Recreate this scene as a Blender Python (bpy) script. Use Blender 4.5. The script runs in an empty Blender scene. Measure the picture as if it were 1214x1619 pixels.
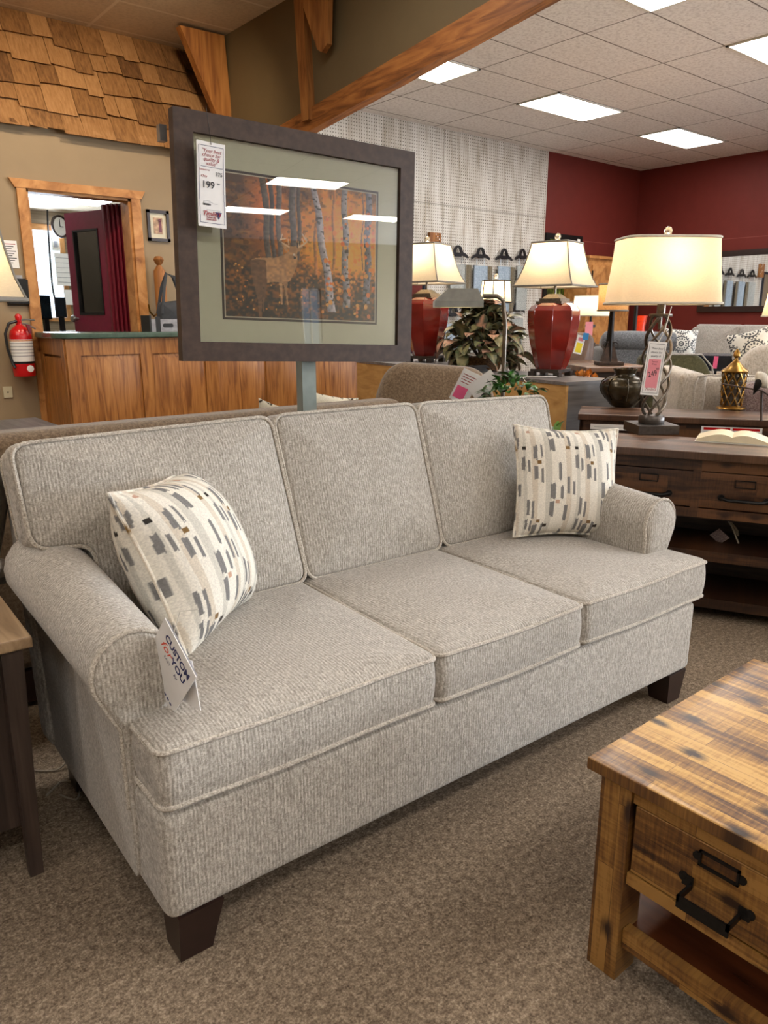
import bpy, math, random
import numpy as np
from mathutils import Vector, Matrix, Euler
rnd = random.Random(7)
R = math.radians
PI = math.pi
C = bpy.context.scene.collection
S = bpy.context.scene

# ---------------------------------------------------------------- camera, world, lights, exposure
CAM = Vector((0, 0, 1.3)); FPX = 1188.8; PITCH = .253; YAW = .689
cd = bpy.data.cameras.new('camera'); cam = bpy.data.objects.new('camera', cd); C.objects.link(cam)
cam.location = CAM; cam.rotation_euler = (PI / 2 - PITCH, 0, -YAW)
cd.sensor_fit = 'VERTICAL'; cd.sensor_height = 24; cd.lens = FPX / 1619 * 24; cd.clip_start = .05
S.camera = cam
S.view_settings.view_transform = 'Standard'; S.view_settings.look = 'None'
S.view_settings.exposure = 0.12; S.view_settings.gamma = 1
PANEL = 17.0          # ceiling light strength
SPOT = 120.0           # added warm downlights brightening the left wall (W)
DAY = 420.0           # daylight through each front window (W)
FW = Vector((math.sin(YAW) * math.cos(PITCH), math.cos(YAW) * math.cos(PITCH), -math.sin(PITCH)))
RT = Vector((math.cos(YAW), -math.sin(YAW), 0)); UP = RT.cross(FW)
FH = Vector((math.sin(YAW), math.cos(YAW), 0))
def ray(x, y): return FW + RT * ((x - 607) / FPX) - UP * ((y - 809.5) / FPX)
def at(x, y, d):                      # a point of the place at horizontal distance d
    r = ray(x, y); return CAM + r * (d / r.dot(FH))
def onY(x, y, Y): r = ray(x, y); return CAM + r * (Y / r.y)
def onX(x, y, X): r = ray(x, y); return CAM + r * (X / r.x)
def onZ(x, y, Z): r = ray(x, y); return CAM + r * ((Z - CAM.z) / r.z)

w = bpy.data.worlds.new('world'); S.world = w; w.use_nodes = True
w.node_tree.nodes['Background'].inputs[0].default_value = (.75, .87, 1, 1)
w.node_tree.nodes['Background'].inputs[1].default_value = 1.2

def area_light(name, loc, rot, sx, sy, power, col):
    l = bpy.data.lights.new(name, 'AREA'); l.shape = 'RECTANGLE'; l.size = sx; l.size_y = sy; l.energy = power; l.color = col
    o = bpy.data.objects.new(name, l); C.objects.link(o); o.location = loc; o.rotation_euler = rot; return o
# daylight in the openings of the shop front behind the viewer and of the office window
for k, y in enumerate((-2.2, -6.4, -10)):
    area_light('window_daylight', (11.75, y, 1.75), (R(90), 0, R(90)), 2.6, 1.7, DAY, (.80, .90, 1))
area_light('office_daylight', (3.2, 10.85, 1.9), (R(-90), 0, 0), .5, 1.1, 45, (.75, .87, 1))

# ---------------------------------------------------------------- mesh helpers
class MB:
    def __init__(s): s.v = []; s.f = []
    def add(s, vs, fs, M=None):
        b = len(s.v)
        s.v += [tuple((M @ Vector(p)) if M is not None else p) for p in vs]
        s.f += [tuple(i + b for i in f) for f in fs]; return s
    def box(s, x0, x1, y0, y1, z0, z1, M=None):
        return s.add([(x0,y0,z0),(x1,y0,z0),(x1,y1,z0),(x0,y1,z0),(x0,y0,z1),(x1,y0,z1),(x1,y1,z1),(x0,y1,z1)],
                     [(0,3,2,1),(4,5,6,7),(0,1,5,4),(1,2,6,5),(2,3,7,6),(3,0,4,7)], M)
    def taper(s, a, b, M=None):      # a, b = (x0,x1,y0,y1,z)
        return s.add([(a[0],a[2],a[4]),(a[1],a[2],a[4]),(a[1],a[3],a[4]),(a[0],a[3],a[4]),(b[0],b[2],b[4]),(b[1],b[2],b[4]),(b[1],b[3],b[4]),(b[0],b[3],b[4])],
                     [(0,3,2,1),(4,5,6,7),(0,1,5,4),(1,2,6,5),(2,3,7,6),(3,0,4,7)], M)
    def tube(s, path, r, n=8, closed=False, M=None, flat=1.0):
        P = [Vector(p) for p in path]; m = len(P); vs = []; fs = []
        prev = None
        for i in range(m):
            if closed: t = P[(i+1) % m] - P[i-1]
            else: t = P[min(i+1, m-1)] - P[max(i-1, 0)]
            t.normalize()
            if prev is None:
                a = Vector((0,0,1)) if abs(t.z) < .9 else Vector((1,0,0))
                u = (a - t * a.dot(t)).normalized()
            else: u = (prev - t * prev.dot(t)).normalized()
            prev = u; q = t.cross(u)
            rr = r[i] if isinstance(r, (list, tuple)) else r
            for k in range(n):
                an = 2*PI*k/n; vs.append(tuple(P[i] + u*(rr*math.cos(an)) + q*(rr*flat*math.sin(an))))
        for i in range(m if closed else m-1):
            for k in range(n):
                a = i*n+k; b = i*n+(k+1) % n; c = ((i+1) % m)*n+(k+1) % n; d = ((i+1) % m)*n+k
                fs.append((a, b, c, d))
        if not closed: fs += [tuple(range(n-1, -1, -1)), tuple((m-1)*n+k for k in range(n))]
        return s.add(vs, fs, M)
    def lathe(s, prof, n=24, M=None, xs=1, ys=1, power=2.0, rot=0, cap=True):  # prof: (r,z); power>2 squares it
        vs = []; fs = []
        for r, z in prof:
            for k in range(n):
                a = 2*PI*k/n + rot; c, d = math.cos(a), math.sin(a)
                q = (abs(c)**power + abs(d)**power)**(-1/power)
                vs.append((r*q*c*xs, r*q*d*ys, z))
        m = len(prof)
        for i in range(m-1):
            for k in range(n): fs.append((i*n+k, i*n+(k+1) % n, (i+1)*n+(k+1) % n, (i+1)*n+k))
        if cap: fs += [tuple(range(n-1, -1, -1)), tuple((m-1)*n+k for k in range(n))]
        return s.add(vs, fs, M)
    def prism(s, pts, z0, z1, M=None):
        n = len(pts)
        return s.add([(x, y, z0) for x, y in pts] + [(x, y, z1) for x, y in pts],
                     [tuple(range(n-1, -1, -1)), tuple(range(n, 2*n))] + [(k, (k+1) % n, n+(k+1) % n, n+k) for k in range(n)], M)
    def boxed(s, out, z0, z1, r=.015, crown=0, crownb=0, ctr=None, bulge=0, M=None):
        # upholstered block: closed outline, rounded edges, puffed faces
        n = len(out); cx = ctr[0] if ctr else sum(p[0] for p in out)/n; cy = ctr[1] if ctr else sum(p[1] for p in out)/n
        N = []
        for i in range(n):
            a = Vector(out[i-1]); b = Vector(out[(i+1) % n]); t = (b-a).normalized(); N.append(Vector((t.y, -t.x)))
        rings = []
        def ring(inset, z, sc=1.0):
            vs = []
            for (x, y), nn in zip(out, N):
                x2 = x - nn.x*inset; y2 = y - nn.y*inset
                vs.append((cx+(x2-cx)*sc, cy+(y2-cy)*sc, z))
            rings.append(vs)
        for sc in (.2, .5, .8, .93): ring(r, z0 - crownb*(1-sc**2.2), sc)
        for k in range(5):
            a = PI/2*k/4; ring(r - r*math.sin(a), z0 + r - r*math.cos(a))
        h = z1 - z0 - 2*r
        for k in (1, 2, 3): ring(-bulge*math.sin(PI*k/4), z0 + r + h*k/4)
        for k in range(5):
            a = PI/2*k/4; ring(r - r*math.cos(a), z1 - r + r*math.sin(a))
        for sc in (.95, .86, .74, .6, .45, .3, .15): ring(r, z1 + crown*(1-sc**2.4), sc)
        vs = [p for q in rings for p in q]; fs = []
        for i in range(len(rings)-1):
            for k in range(n): fs.append((i*n+k, i*n+(k+1) % n, (i+1)*n+(k+1) % n, (i+1)*n+k))
        b0 = len(vs); vs += [(cx, cy, z0 - crownb), (cx, cy, z1 + crown)]
        L = (len(rings)-1)*n
        for k in range(n): fs.append((b0, (k+1) % n, k)); fs.append((b0+1, L+k, L+(k+1) % n))
        return s.add(vs, fs, M)
    def grid(s, nu, nv, fn, M=None):
        vs = [fn(i/nu, j/nv) for j in range(nv+1) for i in range(nu+1)]
        fs = [(j*(nu+1)+i, j*(nu+1)+i+1, (j+1)*(nu+1)+i+1, (j+1)*(nu+1)+i) for j in range(nv) for i in range(nu)]
        return s.add(vs, fs, M)
    def build(s, name, mat, parent=None, loc=(0,0,0), rot=(0,0,0), ang=38, M=None):
        me = bpy.data.meshes.new(name); me.from_pydata(s.v, [], s.f); me.update()
        me.materials.append(mat); me.shade_smooth(); me.set_sharp_from_angle(angle=R(ang))
        o = bpy.data.objects.new(name, me); C.objects.link(o)
        if parent: o.parent = parent
        if M is not None: o.matrix_local = M
        else: o.location = loc; o.rotation_euler = rot
        return o

def fillet(pts, r, n=5, step=None):
    out = []; m = len(pts)
    for i in range(m):
        p = Vector(pts[i]); a = Vector(pts[i-1]); b = Vector(pts[(i+1) % m])
        da = (a-p); db = (b-p); rr = min(r, da.length*.48, db.length*.48)
        p0 = p + da.normalized()*rr; p1 = p + db.normalized()*rr
        for k in range(n+1):
            t = k/n; q = p0*(1-t)**2 + p*2*t*(1-t) + p1*t*t; out.append((q.x, q.y))
    if step:
        res = []
        for i in range(len(out)):
            a = Vector(out[i]); b = Vector(out[(i+1) % len(out)]); k = max(1, int((b-a).length/step))
            for j in range(k): q = a.lerp(b, j/k); res.append((q.x, q.y))
        out = res
    return out
def rect(x0, x1, y0, y1, r=.03, step=None): return fillet([(x0,y0),(x1,y0),(x1,y1),(x0,y1)], r, 4, step)
def rbox(x0, x1, y0, y1, z0, z1, r=.03, cr=0, crn=None, M=None, bulge=0, mb=None):
    return (mb or MB()).boxed(rect(x0, x1, y0, y1, crn or r), z0, z1, r, crown=cr, crownb=0, M=M, bulge=bulge)

def thing(name, label, cat, loc=(0,0,0), rot=(0,0,0), group=None):
    o = bpy.data.objects.new(name, None); C.objects.link(o); o.empty_display_size = .1
    o.location = loc; o.rotation_euler = rot; o['label'] = label; o['category'] = cat
    if group: o['group'] = group
    return o
def tag(o, label, cat, group=None):
    o['label'] = label; o['category'] = cat
    if group: o['group'] = group
    return o
def struct(o): o['kind'] = 'structure'; return o
def dup(o, parent=None):
    c = o.copy(); C.objects.link(c)
    if parent: c.parent = parent
    for ch in [x for x in bpy.data.objects if x.parent == o]: dup(ch, c)
    return c
def text(name, body, size, mat, parent, M, shear=0, align='CENTER', sx=1.0, bold=0.0):
    cu = bpy.data.curves.new(name, 'FONT'); cu.body = body; cu.size = size; cu.shear = shear; cu.align_x = align
    cu.extrude = .0002; cu.offset = bold; cu.resolution_u = 3
    t = bpy.data.objects.new(name, cu); C.objects.link(t)
    dg = bpy.context.evaluated_depsgraph_get(); me = bpy.data.meshes.new_from_object(t.evaluated_get(dg))
    bpy.data.objects.remove(t); me.materials.clear(); me.materials.append(mat)
    o = bpy.data.objects.new(name, me); C.objects.link(o)
    if parent: o.parent = parent
    o.matrix_local = M @ Matrix.Diagonal((sx, 1, 1, 1)); return o

# ---------------------------------------------------------------- materials
def lin(c):
    f = lambda x: x/12.92 if x <= .04045 else ((x+.055)/1.055)**2.4
    return (f(c[0]/255), f(c[1]/255), f(c[2]/255), 1)
class NT:
    def __init__(s, name):
        s.m = bpy.data.materials.new(name); s.m.use_nodes = True; s.t = s.m.node_tree
        s.b = s.t.nodes['Principled BSDF']; s.out = s.t.nodes['Material Output']
    def n(s, ty, **kw):
        x = s.t.nodes.new(ty)
        for k, v in kw.items():
            if k in x.inputs: s.set(x, k, v)
            else: setattr(x, k, v)
        return x
    def set(s, x, k, v):
        if isinstance(v, bpy.types.NodeSocket): s.t.links.new(v, x.inputs[k])
        else: x.inputs[k].default_value = v
    def coord(s, scale=(1,1,1), rot=(0,0,0), loc=(0,0,0), which='Object'):
        tc = s.n('ShaderNodeTexCoord'); mp = s.n('ShaderNodeMapping')
        s.t.links.new(tc.outputs[which], mp.inputs[0]); mp.inputs['Scale'].default_value = scale
        mp.inputs['Rotation'].default_value = rot; mp.inputs['Location'].default_value = loc
        return mp.outputs[0]
    def noise(s, vec, scale=1, detail=3, rough=.5, dist=0):
        x = s.n('ShaderNodeTexNoise'); s.t.links.new(vec, x.inputs['Vector'])
        x.inputs['Scale'].default_value = scale; x.inputs['Detail'].default_value = detail
        x.inputs['Roughness'].default_value = rough; x.inputs['Distortion'].default_value = dist
        return x.outputs[0]
    def ramp(s, fac, stops):
        x = s.n('ShaderNodeValToRGB'); s.t.links.new(fac, x.inputs[0]); e = x.color_ramp.elements
        while len(e) < len(stops): e.new(.5)
        for i, (p, c) in enumerate(stops): e[i].position = p; e[i].color = c if len(c) == 4 else lin(c)
        return x.outputs[0]
    def mix(s, fac, a, b, mode='MIX'):
        x = s.n('ShaderNodeMix'); x.data_type = 'RGBA'; x.blend_type = mode
        for i, v in ((0, fac), (6, a), (7, b)):
            if isinstance(v, bpy.types.NodeSocket): s.t.links.new(v, x.inputs[i])
            else: x.inputs[i].default_value = v
        return x.outputs[2]
    def math(s, op, a, b=0, c=None):
        x = s.n('ShaderNodeMath'); x.operation = op
        for i, v in ((0, a), (1, b)) + (((2, c),) if c is not None else ()):
            if isinstance(v, bpy.types.NodeSocket): s.t.links.new(v, x.inputs[i])
            else: x.inputs[i].default_value = v
        return x.outputs[0]
    def sep(s, vec):
        x = s.n('ShaderNodeSeparateXYZ'); s.t.links.new(vec, x.inputs[0]); return x.outputs
    def col(s, v):
        if isinstance(v, bpy.types.NodeSocket): s.t.links.new(v, s.b.inputs['Base Color'])
        else: s.b.inputs['Base Color'].default_value = v
    def bump(s, h, strength=.3, dist=.002):
        x = s.n('ShaderNodeBump'); x.inputs['Strength'].default_value = strength; x.inputs['Distance'].default_value = dist
        s.t.links.new(h, x.inputs['Height']); s.t.links.new(x.outputs[0], s.b.inputs['Normal'])
    def pr(s, rough=.5, metal=0, spec=.5, **k):
        s.b.inputs['Roughness'].default_value = rough; s.b.inputs['Metallic'].default_value = metal
        s.b.inputs['Specular IOR Level'].default_value = spec
        for a, v in k.items(): s.b.inputs[a].default_value = v
        return s.m

def plain(name, c, rough=.5, metal=0, spec=.5, var=.06, nscale=30, bump=0, **k):
    t = NT(name); v = t.coord(); n = t.noise(v, nscale, 3)
    a = lin(c); d = tuple(x*(1-var*2) for x in a[:3]) + (1,); e = tuple(min(1, x*(1+var*2)) for x in a[:3]) + (1,)
    t.col(t.ramp(n, [(.3, d), (.7, e)]))
    if bump: t.bump(n, bump, .003)
    return t.pr(rough, metal, spec, **k)
def streak(name, cs, scale, rough=.5, spec=.4, bump=.0, detail=4, dist=0, lo=.3, hi=.7, metal=0, bd=.001, **k):
    t = NT(name); v = t.coord(scale); n = t.noise(v, 1, detail, .55, dist)
    t.col(t.ramp(n, [(lo + (hi-lo)*i/(len(cs)-1), c) for i, c in enumerate(cs)]))
    if bump: t.bump(n, bump, bd)
    return t.pr(rough, metal, spec, **k)
def fabric(name, lo, mid, hi, s1, s2, bump=.5, rough=.95, mott=.12, rib=None):
    # s1: ribs (fine across, long along), s2: cross weave
    t = NT(name); a = t.noise(t.coord(s1), 1, 3, .6); b = t.noise(t.coord(s2), 1, 2, .6)
    m = t.math('ADD', t.math('MULTIPLY', a, .6), t.math('MULTIPLY', b, .4))
    if rib is not None:          # woven rows across axis `rib`
        q = t.sep(t.coord())[rib]; wv = t.noise(t.coord((30, 30, 30)), 1, 2)
        row = t.math('SINE', t.math('ADD', t.math('MULTIPLY', q, 2*PI/.0085), t.math('MULTIPLY', wv, 3.0)))
        m = t.math('ADD', m, t.math('MULTIPLY', row, .045))
    c = t.ramp(m, [(.34, lo), (.5, mid), (.66, hi)])
    big = t.noise(t.coord((5, 5, 5)), 1, 2)
    c = t.mix(mott, c, t.ramp(big, [(.35, lo), (.65, hi)]))
    t.col(c); t.bump(m, bump, .004)
    t.pr(rough, 0, .15); t.b.inputs['Sheen Weight'].default_value = .25; t.b.inputs['Sheen Roughness'].default_value = .5
    return t.m
SF = ((126, 119, 109), (166, 159, 149), (206, 200, 190))
M_SOFA = fabric('sofa_fabric', *SF, (260, 80, 80), (170, 380, 380), rib=0, mott=.06)
M_SOFA_Y = fabric('sofa_fabric_arm', *SF, (110, 260, 90), (240, 160, 420), rib=1, mott=.06)
M_SOFA_PIPE = fabric('sofa_piping_fabric', (120, 111, 98), (178, 169, 156), (222, 215, 203), (260, 260, 260), (160, 160, 160))
M_BROWN = fabric('brown_chenille', (84, 68, 52), (112, 94, 74), (140, 120, 97), (90, 90, 90), (200, 200, 200), .4)
M_GREY = fabric('grey_fabric', (128, 124, 118), (156, 151, 144), (178, 173, 166), (60, 60, 60), (120, 120, 120), .3)
M_CHAR = fabric('charcoal_fabric', (70, 72, 76), (96, 98, 102), (122, 124, 128), (80, 80, 80), (160, 160, 160), .3)
M_CREAM = fabric('ribbed_cream_fabric', (150, 140, 126), (184, 174, 160), (206, 197, 184), (150, 40, 40), (60, 60, 160), .3)
M_OLIVE = fabric('olive_velvet', (62, 60, 38), (78, 74, 48), (92, 88, 60), (40, 40, 40), (90, 90, 90), .1)
M_THROW = fabric('mauve_boucle', (90, 72, 68), (124, 104, 100), (168, 148, 142), (120, 120, 120), (220, 220, 220), .5)
M_LEATH = plain('brown_leather', (92, 66, 48), .5, var=.12, nscale=18, bump=.2)

def carpet_mat():
    t = NT('loop_carpet'); a = t.noise(t.coord((170, 170, 170)), 1, 3, .7); b = t.noise(t.coord((60, 60, 60)), 1, 3, .6); g = t.noise(t.coord((1.2, 1.2, 1)), 1, 3)
    m = t.math('ADD', t.math('MULTIPLY', a, .6), t.math('MULTIPLY', b, .4))
    c = t.ramp(m, [(.36, (74, 62, 50)), (.5, (128, 112, 94)), (.64, (182, 164, 142))])
    c = t.mix(.18, c, t.ramp(g, [(.3, (96, 82, 66)), (.7, (146, 128, 108))]))
    t.col(c); t.bump(m, .8, .006); return t.pr(.97, 0, .1)
M_CARPET = carpet_mat()

def wall_mat(name, c, seam=None, seamc=None, var=.03, spec=.25):
    t = NT(name); v = t.coord(); n = t.noise(v, 6, 3); f = t.noise(v, 120, 2)
    a = lin(c); base = t.ramp(n, [(.3, tuple(x*(1-var) for x in a[:3]) + (1,)), (.7, tuple(x*(1+var) for x in a[:3]) + (1,))])
    if seam:
        z = t.sep(v)[2]; m = t.math('LESS_THAN', t.math('ABSOLUTE', t.math('SUBTRACT', z, seam)), .006)
        base = t.mix(m, base, lin(seamc))
    t.col(base); t.bump(f, .08, .002); return t.pr(.6, 0, spec)
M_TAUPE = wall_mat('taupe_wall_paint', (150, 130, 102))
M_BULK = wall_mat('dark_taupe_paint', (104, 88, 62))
M_RED = wall_mat('barn_red_paint', (104, 38, 31), 2.47, (122, 62, 54), var=.05)
M_WHITEW = wall_mat('front_wall_paint', (150, 138, 118))

def ceil_mat(name, c1, c2, lx, ly, px, py, grout, w=.012, bump=.5):
    t = NT(name); v = t.coord(); n = t.noise(v, 34, 4, .7); x, y, z = t.sep(v)
    def line(q, off, per):
        f = t.math('FRACT', t.math('DIVIDE', t.math('SUBTRACT', q, off - w/2), per)); return t.math('LESS_THAN', f, w/per)
    m = t.math('MAXIMUM', line(x, lx, px), line(y, ly, py))
    t.col(t.mix(m, t.ramp(n, [(.35, c1), (.55, c2)]), lin(grout))); t.bump(n, bump, .006); return t.pr(.85, 0, .2)
M_CEIL = ceil_mat('acoustic_tile', (206, 200, 198), (232, 228, 226), 4.725 - 1.2192*20, 8.162 - .6096*40, 1.2192, .6096, (120, 112, 108), .014)
M_CEIL2 = ceil_mat('beige_ceiling_tile', (196, 180, 158), (210, 194, 172), 2.6 - 1.2192*10, 6.36 - .6096*30, 1.2192, .6096, (224, 212, 194), .026, .15)

def peg_mat():
    t = NT('whitewashed_pegboard'); v = t.coord(); x, y, z = t.sep(v)
    s1 = t.noise(t.coord((9, 1, 1.3)), 1, 4, .6); s2 = t.noise(t.coord((40, 1, 3.5)), 1, 3, .6)
    c = t.ramp(t.math('ADD', t.math('MULTIPLY', s1, .6), t.math('MULTIPLY', s2, .4)), [(.34, (166, 154, 138)), (.46, (192, 186, 176)), (.6, (212, 208, 201))])
    p = .0381
    fx = t.math('SUBTRACT', t.math('FRACT', t.math('DIVIDE', x, p)), .5); fz = t.math('SUBTRACT', t.math('FRACT', t.math('DIVIDE', z, p)), .5)
    d = t.math('SQRT', t.math('ADD', t.math('MULTIPLY', fx, fx), t.math('MULTIPLY', fz, fz)))
    c = t.mix(t.math('LESS_THAN', d, .19), c, lin((92, 84, 74)))
    m = t.math('LESS_THAN', t.math('ABSOLUTE', t.math('SUBTRACT', z, 2.74)), .006)
    m2 = t.math('LESS_THAN', t.math('ABSOLUTE', t.math('SUBTRACT', x, 7.35)), .004)
    c = t.mix(t.math('MULTIPLY', t.math('MAXIMUM', m, m2), .7), c, lin((120, 112, 102)))
    t.col(c); return t.pr(.6, 0, .25)
M_PEG = peg_mat()

def plank_mat(name, ax, cs, grain, rough=.35, row=.062, length=.5, knots=True, spec=.5, coat=.0):
    # ax: (along, across) axis indexes; boards of different tone with grain and knots
    t = NT(name); xyz = t.sep(t.coord()); cb = t.n('ShaderNodeCombineXYZ')
    t.t.links.new(xyz[ax[0]], cb.inputs[0]); t.t.links.new(xyz[ax[1]], cb.inputs[1])
    br = t.n('ShaderNodeTexBrick'); t.t.links.new(cb.outputs[0], br.inputs['Vector'])
    for k, v in (('Color1', (0,0,0,1)), ('Color2', (1,1,1,1)), ('Mortar', (.1,.1,.1,1)), ('Scale', 1), ('Mortar Size', .0006), ('Brick Width', length), ('Row Height', row), ('Bias', 0)): br.inputs[k].default_value = v
    br.offset = .37
    tone = br.outputs[0]
    cb2 = t.n('ShaderNodeCombineXYZ')
    t.t.links.new(t.math('MULTIPLY', xyz[ax[0]], grain[0]), cb2.inputs[0]); t.t.links.new(t.math('MULTIPLY', xyz[ax[1]], grain[1]), cb2.inputs[1])
    t.t.links.new(t.math('MULTIPLY', tone, 9), cb2.inputs[2])
    g = t.noise(cb2.outputs[0], 1, 5, .6, .6)
    cb3 = t.n('ShaderNodeCombineXYZ')
    t.t.links.new(t.math('MULTIPLY', xyz[ax[0]], 170), cb3.inputs[0]); t.t.links.new(t.math('MULTIPLY', xyz[ax[1]], 14), cb3.inputs[1])
    saw = t.noise(cb3.outputs[0], 1, 3, .6)
    v = t.math('ADD', t.math('MULTIPLY', tone, .26), t.math('ADD', t.math('MULTIPLY', g, .66), t.math('MULTIPLY', saw, .26)))
    c = t.ramp(v, [(.36 + .34*i/(len(cs)-1), q) for i, q in enumerate(cs)])
    if knots:
        cb4 = t.n('ShaderNodeCombineXYZ')
        t.t.links.new(t.math('MULTIPLY', xyz[ax[0]], 5.5), cb4.inputs[0]); t.t.links.new(t.math('MULTIPLY', xyz[ax[1]], 11), cb4.inputs[1])
        vo = t.n('ShaderNodeTexVoronoi'); vo.voronoi_dimensions = '2D'; t.t.links.new(cb4.outputs[0], vo.inputs['Vector']); vo.inputs['Scale'].default_value = 1
        q = t.math('ADD', vo.outputs['Distance'], t.math('MULTIPLY', g, .25))
        c = t.mix(t.ramp(q, [(.19, (1,1,1,1)), (.33, (0,0,0,1))]), c, lin((44, 24, 14)))
    t.col(c); t.bump(t.math('ADD', saw, g), .12, .002)
    return t.pr(rough, 0, spec, **({'Coat Weight': coat, 'Coat Roughness': .2} if coat else {}))
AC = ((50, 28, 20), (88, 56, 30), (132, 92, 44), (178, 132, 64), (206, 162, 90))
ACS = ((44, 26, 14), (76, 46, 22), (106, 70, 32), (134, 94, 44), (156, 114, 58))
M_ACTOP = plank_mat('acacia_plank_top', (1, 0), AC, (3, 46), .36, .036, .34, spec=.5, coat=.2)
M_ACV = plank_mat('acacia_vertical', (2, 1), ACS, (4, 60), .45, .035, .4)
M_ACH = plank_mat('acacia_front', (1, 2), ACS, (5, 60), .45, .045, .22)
M_ACSH = streak('shelf_stain', ((58, 28, 14), (88, 44, 22), (110, 60, 30)), (12, 2, 12), .18, spec=.6)
M_DKTOP = plank_mat('umber_plank_top', (0, 1), ((42, 26, 18), (74, 50, 36), (100, 72, 54), (122, 92, 72)), (3, 24), .32, .08, .7, knots=False, coat=.3)
M_DKF = plank_mat('umber_front', (0, 2), ((22, 12, 8), (48, 28, 16), (74, 46, 26), (98, 64, 38)), (3, 26), .4, .09, .35)
M_DKW = streak('espresso_wood', ((28, 17, 12), (46, 30, 22), (60, 42, 32)), (10, 10, 60), .4)
M_WALN = streak('walnut_laminate_table', ((44, 35, 30), (62, 50, 44), (78, 64, 56)), (50, 50, 3), .45)
M_OAKTOP = streak('light_walnut_top', ((122, 98, 72), (152, 126, 96), (172, 146, 114)), (28, 2.5, 20), .4, dist=1.2)
M_OAK = streak('golden_oak', ((116, 68, 26), (160, 104, 50), (184, 128, 66)), (26, 26, 2.0), .38, spec=.5, dist=1.4)
M_CEDAR = streak('honey_trim_wood', ((140, 88, 42), (182, 126, 70), (204, 150, 92)), (5, 5, 5), .5, dist=1.5, detail=6)
M_BEAM = streak('rustic_beam_wood', ((96, 54, 22), (146, 90, 42), (172, 112, 56)), (20, 2.2, 20), .6, bump=.3, dist=1.2)
M_BEAMV = streak('rustic_post_wood', ((110, 64, 28), (152, 98, 48), (178, 122, 64)), (16, 16, 1.5), .6, dist=1.0)
def shingle_mat():
    t = NT('cedar_shingle'); v = t.coord(); g = t.noise(t.coord((60, 20, 3)), 1, 4, .6, .4); a = t.n('ShaderNodeAttribute'); a.attribute_name = 'tone'
    f = t.math('ADD', t.math('MULTIPLY', g, .6), t.math('MULTIPLY', a.outputs['Fac'], .4))
    t.col(t.ramp(f, [(.25, (96, 66, 40)), (.5, (146, 106, 66)), (.75, (176, 134, 90))])); t.bump(g, .4, .004); return t.pr(.8, 0, .2)
M_SHING = shingle_mat()
M_PLY = streak('raw_plywood', ((166, 122, 66), (192, 148, 88), (206, 164, 104)), (3, 9, 9), .65, dist=2)
M_GREYW = streak('grey_laminate', ((92, 88, 86), (112, 108, 106), (130, 126, 122)), (30, 2, 30), .4)
M_ESP = plain('dark_leg_wood', (40, 24, 20), .35, var=.1)
M_IRON = plain('black_iron', (30, 28, 27), .45, .6, var=.1, nscale=80)
M_PEWTER = plain('brushed_pewter', (118, 110, 100), .32, .9, var=.12, nscale=60)
M_PEWD = plain('dark_pewter_base', (84, 78, 74), .35, .8, var=.1, nscale=60)
M_STEEL = plain('satin_steel', (150, 152, 152), .3, .8, var=.05)
M_GUN = plain('gunmetal_shade', (160, 164, 160), .35, .7, var=.05)
M_POLE = plain('grey_green_pole', (132, 140, 134), .45, .2, var=.03)
M_FRAME = streak('dark_frame_wood', ((56, 42, 34), (66, 50, 41), (76, 58, 48)), (30, 4, 30), .5, spec=.3)
M_MAT = plain('sage_mat_board', (204, 206, 180), .8, var=.01)
M_MATIN = plain('brown_inner_mat', (52, 42, 36), .8, var=.02)
M_MATLN = plain('cream_bevel', (208, 200, 176), .7, var=.02)
M_PAPER = plain('white_card', (232, 230, 228), .6, var=.01)
M_PAPERG = plain('grey_print', (150, 150, 156), .7, var=.1)
M_PINK = plain('pink_sticker', (226, 140, 150), .6, var=.02)
M_PINKH = plain('hot_pink_sticker', (230, 96, 140), .6, var=.02)
M_YEL = plain('yellow_sticker', (226, 206, 40), .6, var=.02)
M_BLUES = plain('blue_sticker', (40, 120, 176), .6, var=.02)
M_REDI = plain('red_ink', (150, 34, 44), .6, var=.0)
M_ORI = plain('orange_red_ink', (214, 76, 52), .6, var=.0)
M_NAVY = plain('navy_ink', (38, 42, 96), .6, var=.0)
M_BLK = plain('black_ink', (26, 26, 34), .6, var=.0)
M_BLKP = plain('black_plastic', (20, 20, 22), .35, var=.05)
M_WHT = plain('white_plastic', (214, 210, 200), .45, var=.02)
M_ALM = plain('almond_plastic', (190, 180, 150), .5, var=.02)
M_CORD = plain('clear_cord', (150, 140, 122), .3, var=.05)
M_REDCER = plain('oxblood_ceramic', (120, 28, 20), .16, 0, .6, var=.14, nscale=8, **{'Coat Weight': .6, 'Coat Roughness': .08})
M_REDPL = plain('extinguisher_red', (190, 18, 22), .25, var=.02)
M_GOLD = plain('antique_gold', (150, 112, 52), .28, .9, var=.12, nscale=40)
M_POT = plain('bronze_vase_glaze', (58, 50, 34), .25, .55, var=.35, nscale=14)
M_GREEN = plain('green_laminate', (70, 92, 80), .22, 0, .6, var=.08)
M_MAROON = plain('maroon_paint', (112, 30, 54), .28, 0, .5, var=.04)
M_MAROOND = plain('maroon_jamb', (100, 16, 34), .35, var=.04)
M_WICK = streak('wicker', ((70, 46, 26), (120, 84, 48), (150, 110, 68)), (60, 60, 160), .6, bump=.6)
M_TANW = streak('tan_basket', ((150, 112, 66), (190, 150, 96), (206, 168, 116)), (60, 60, 160), .6, bump=.4)
M_LEAFG = plain('ivy_leaf', (48, 96, 34), .4, var=.3, nscale=14)
M_PAGE = plain('book_pages', (228, 214, 182), .8, var=.02)
M_PAGEE = streak('page_edges', ((176, 144, 96), (206, 176, 126)), (4, 4, 600), .8)
M_BAG = plain('black_tote', (44, 46, 50), .7, var=.1)
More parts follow.
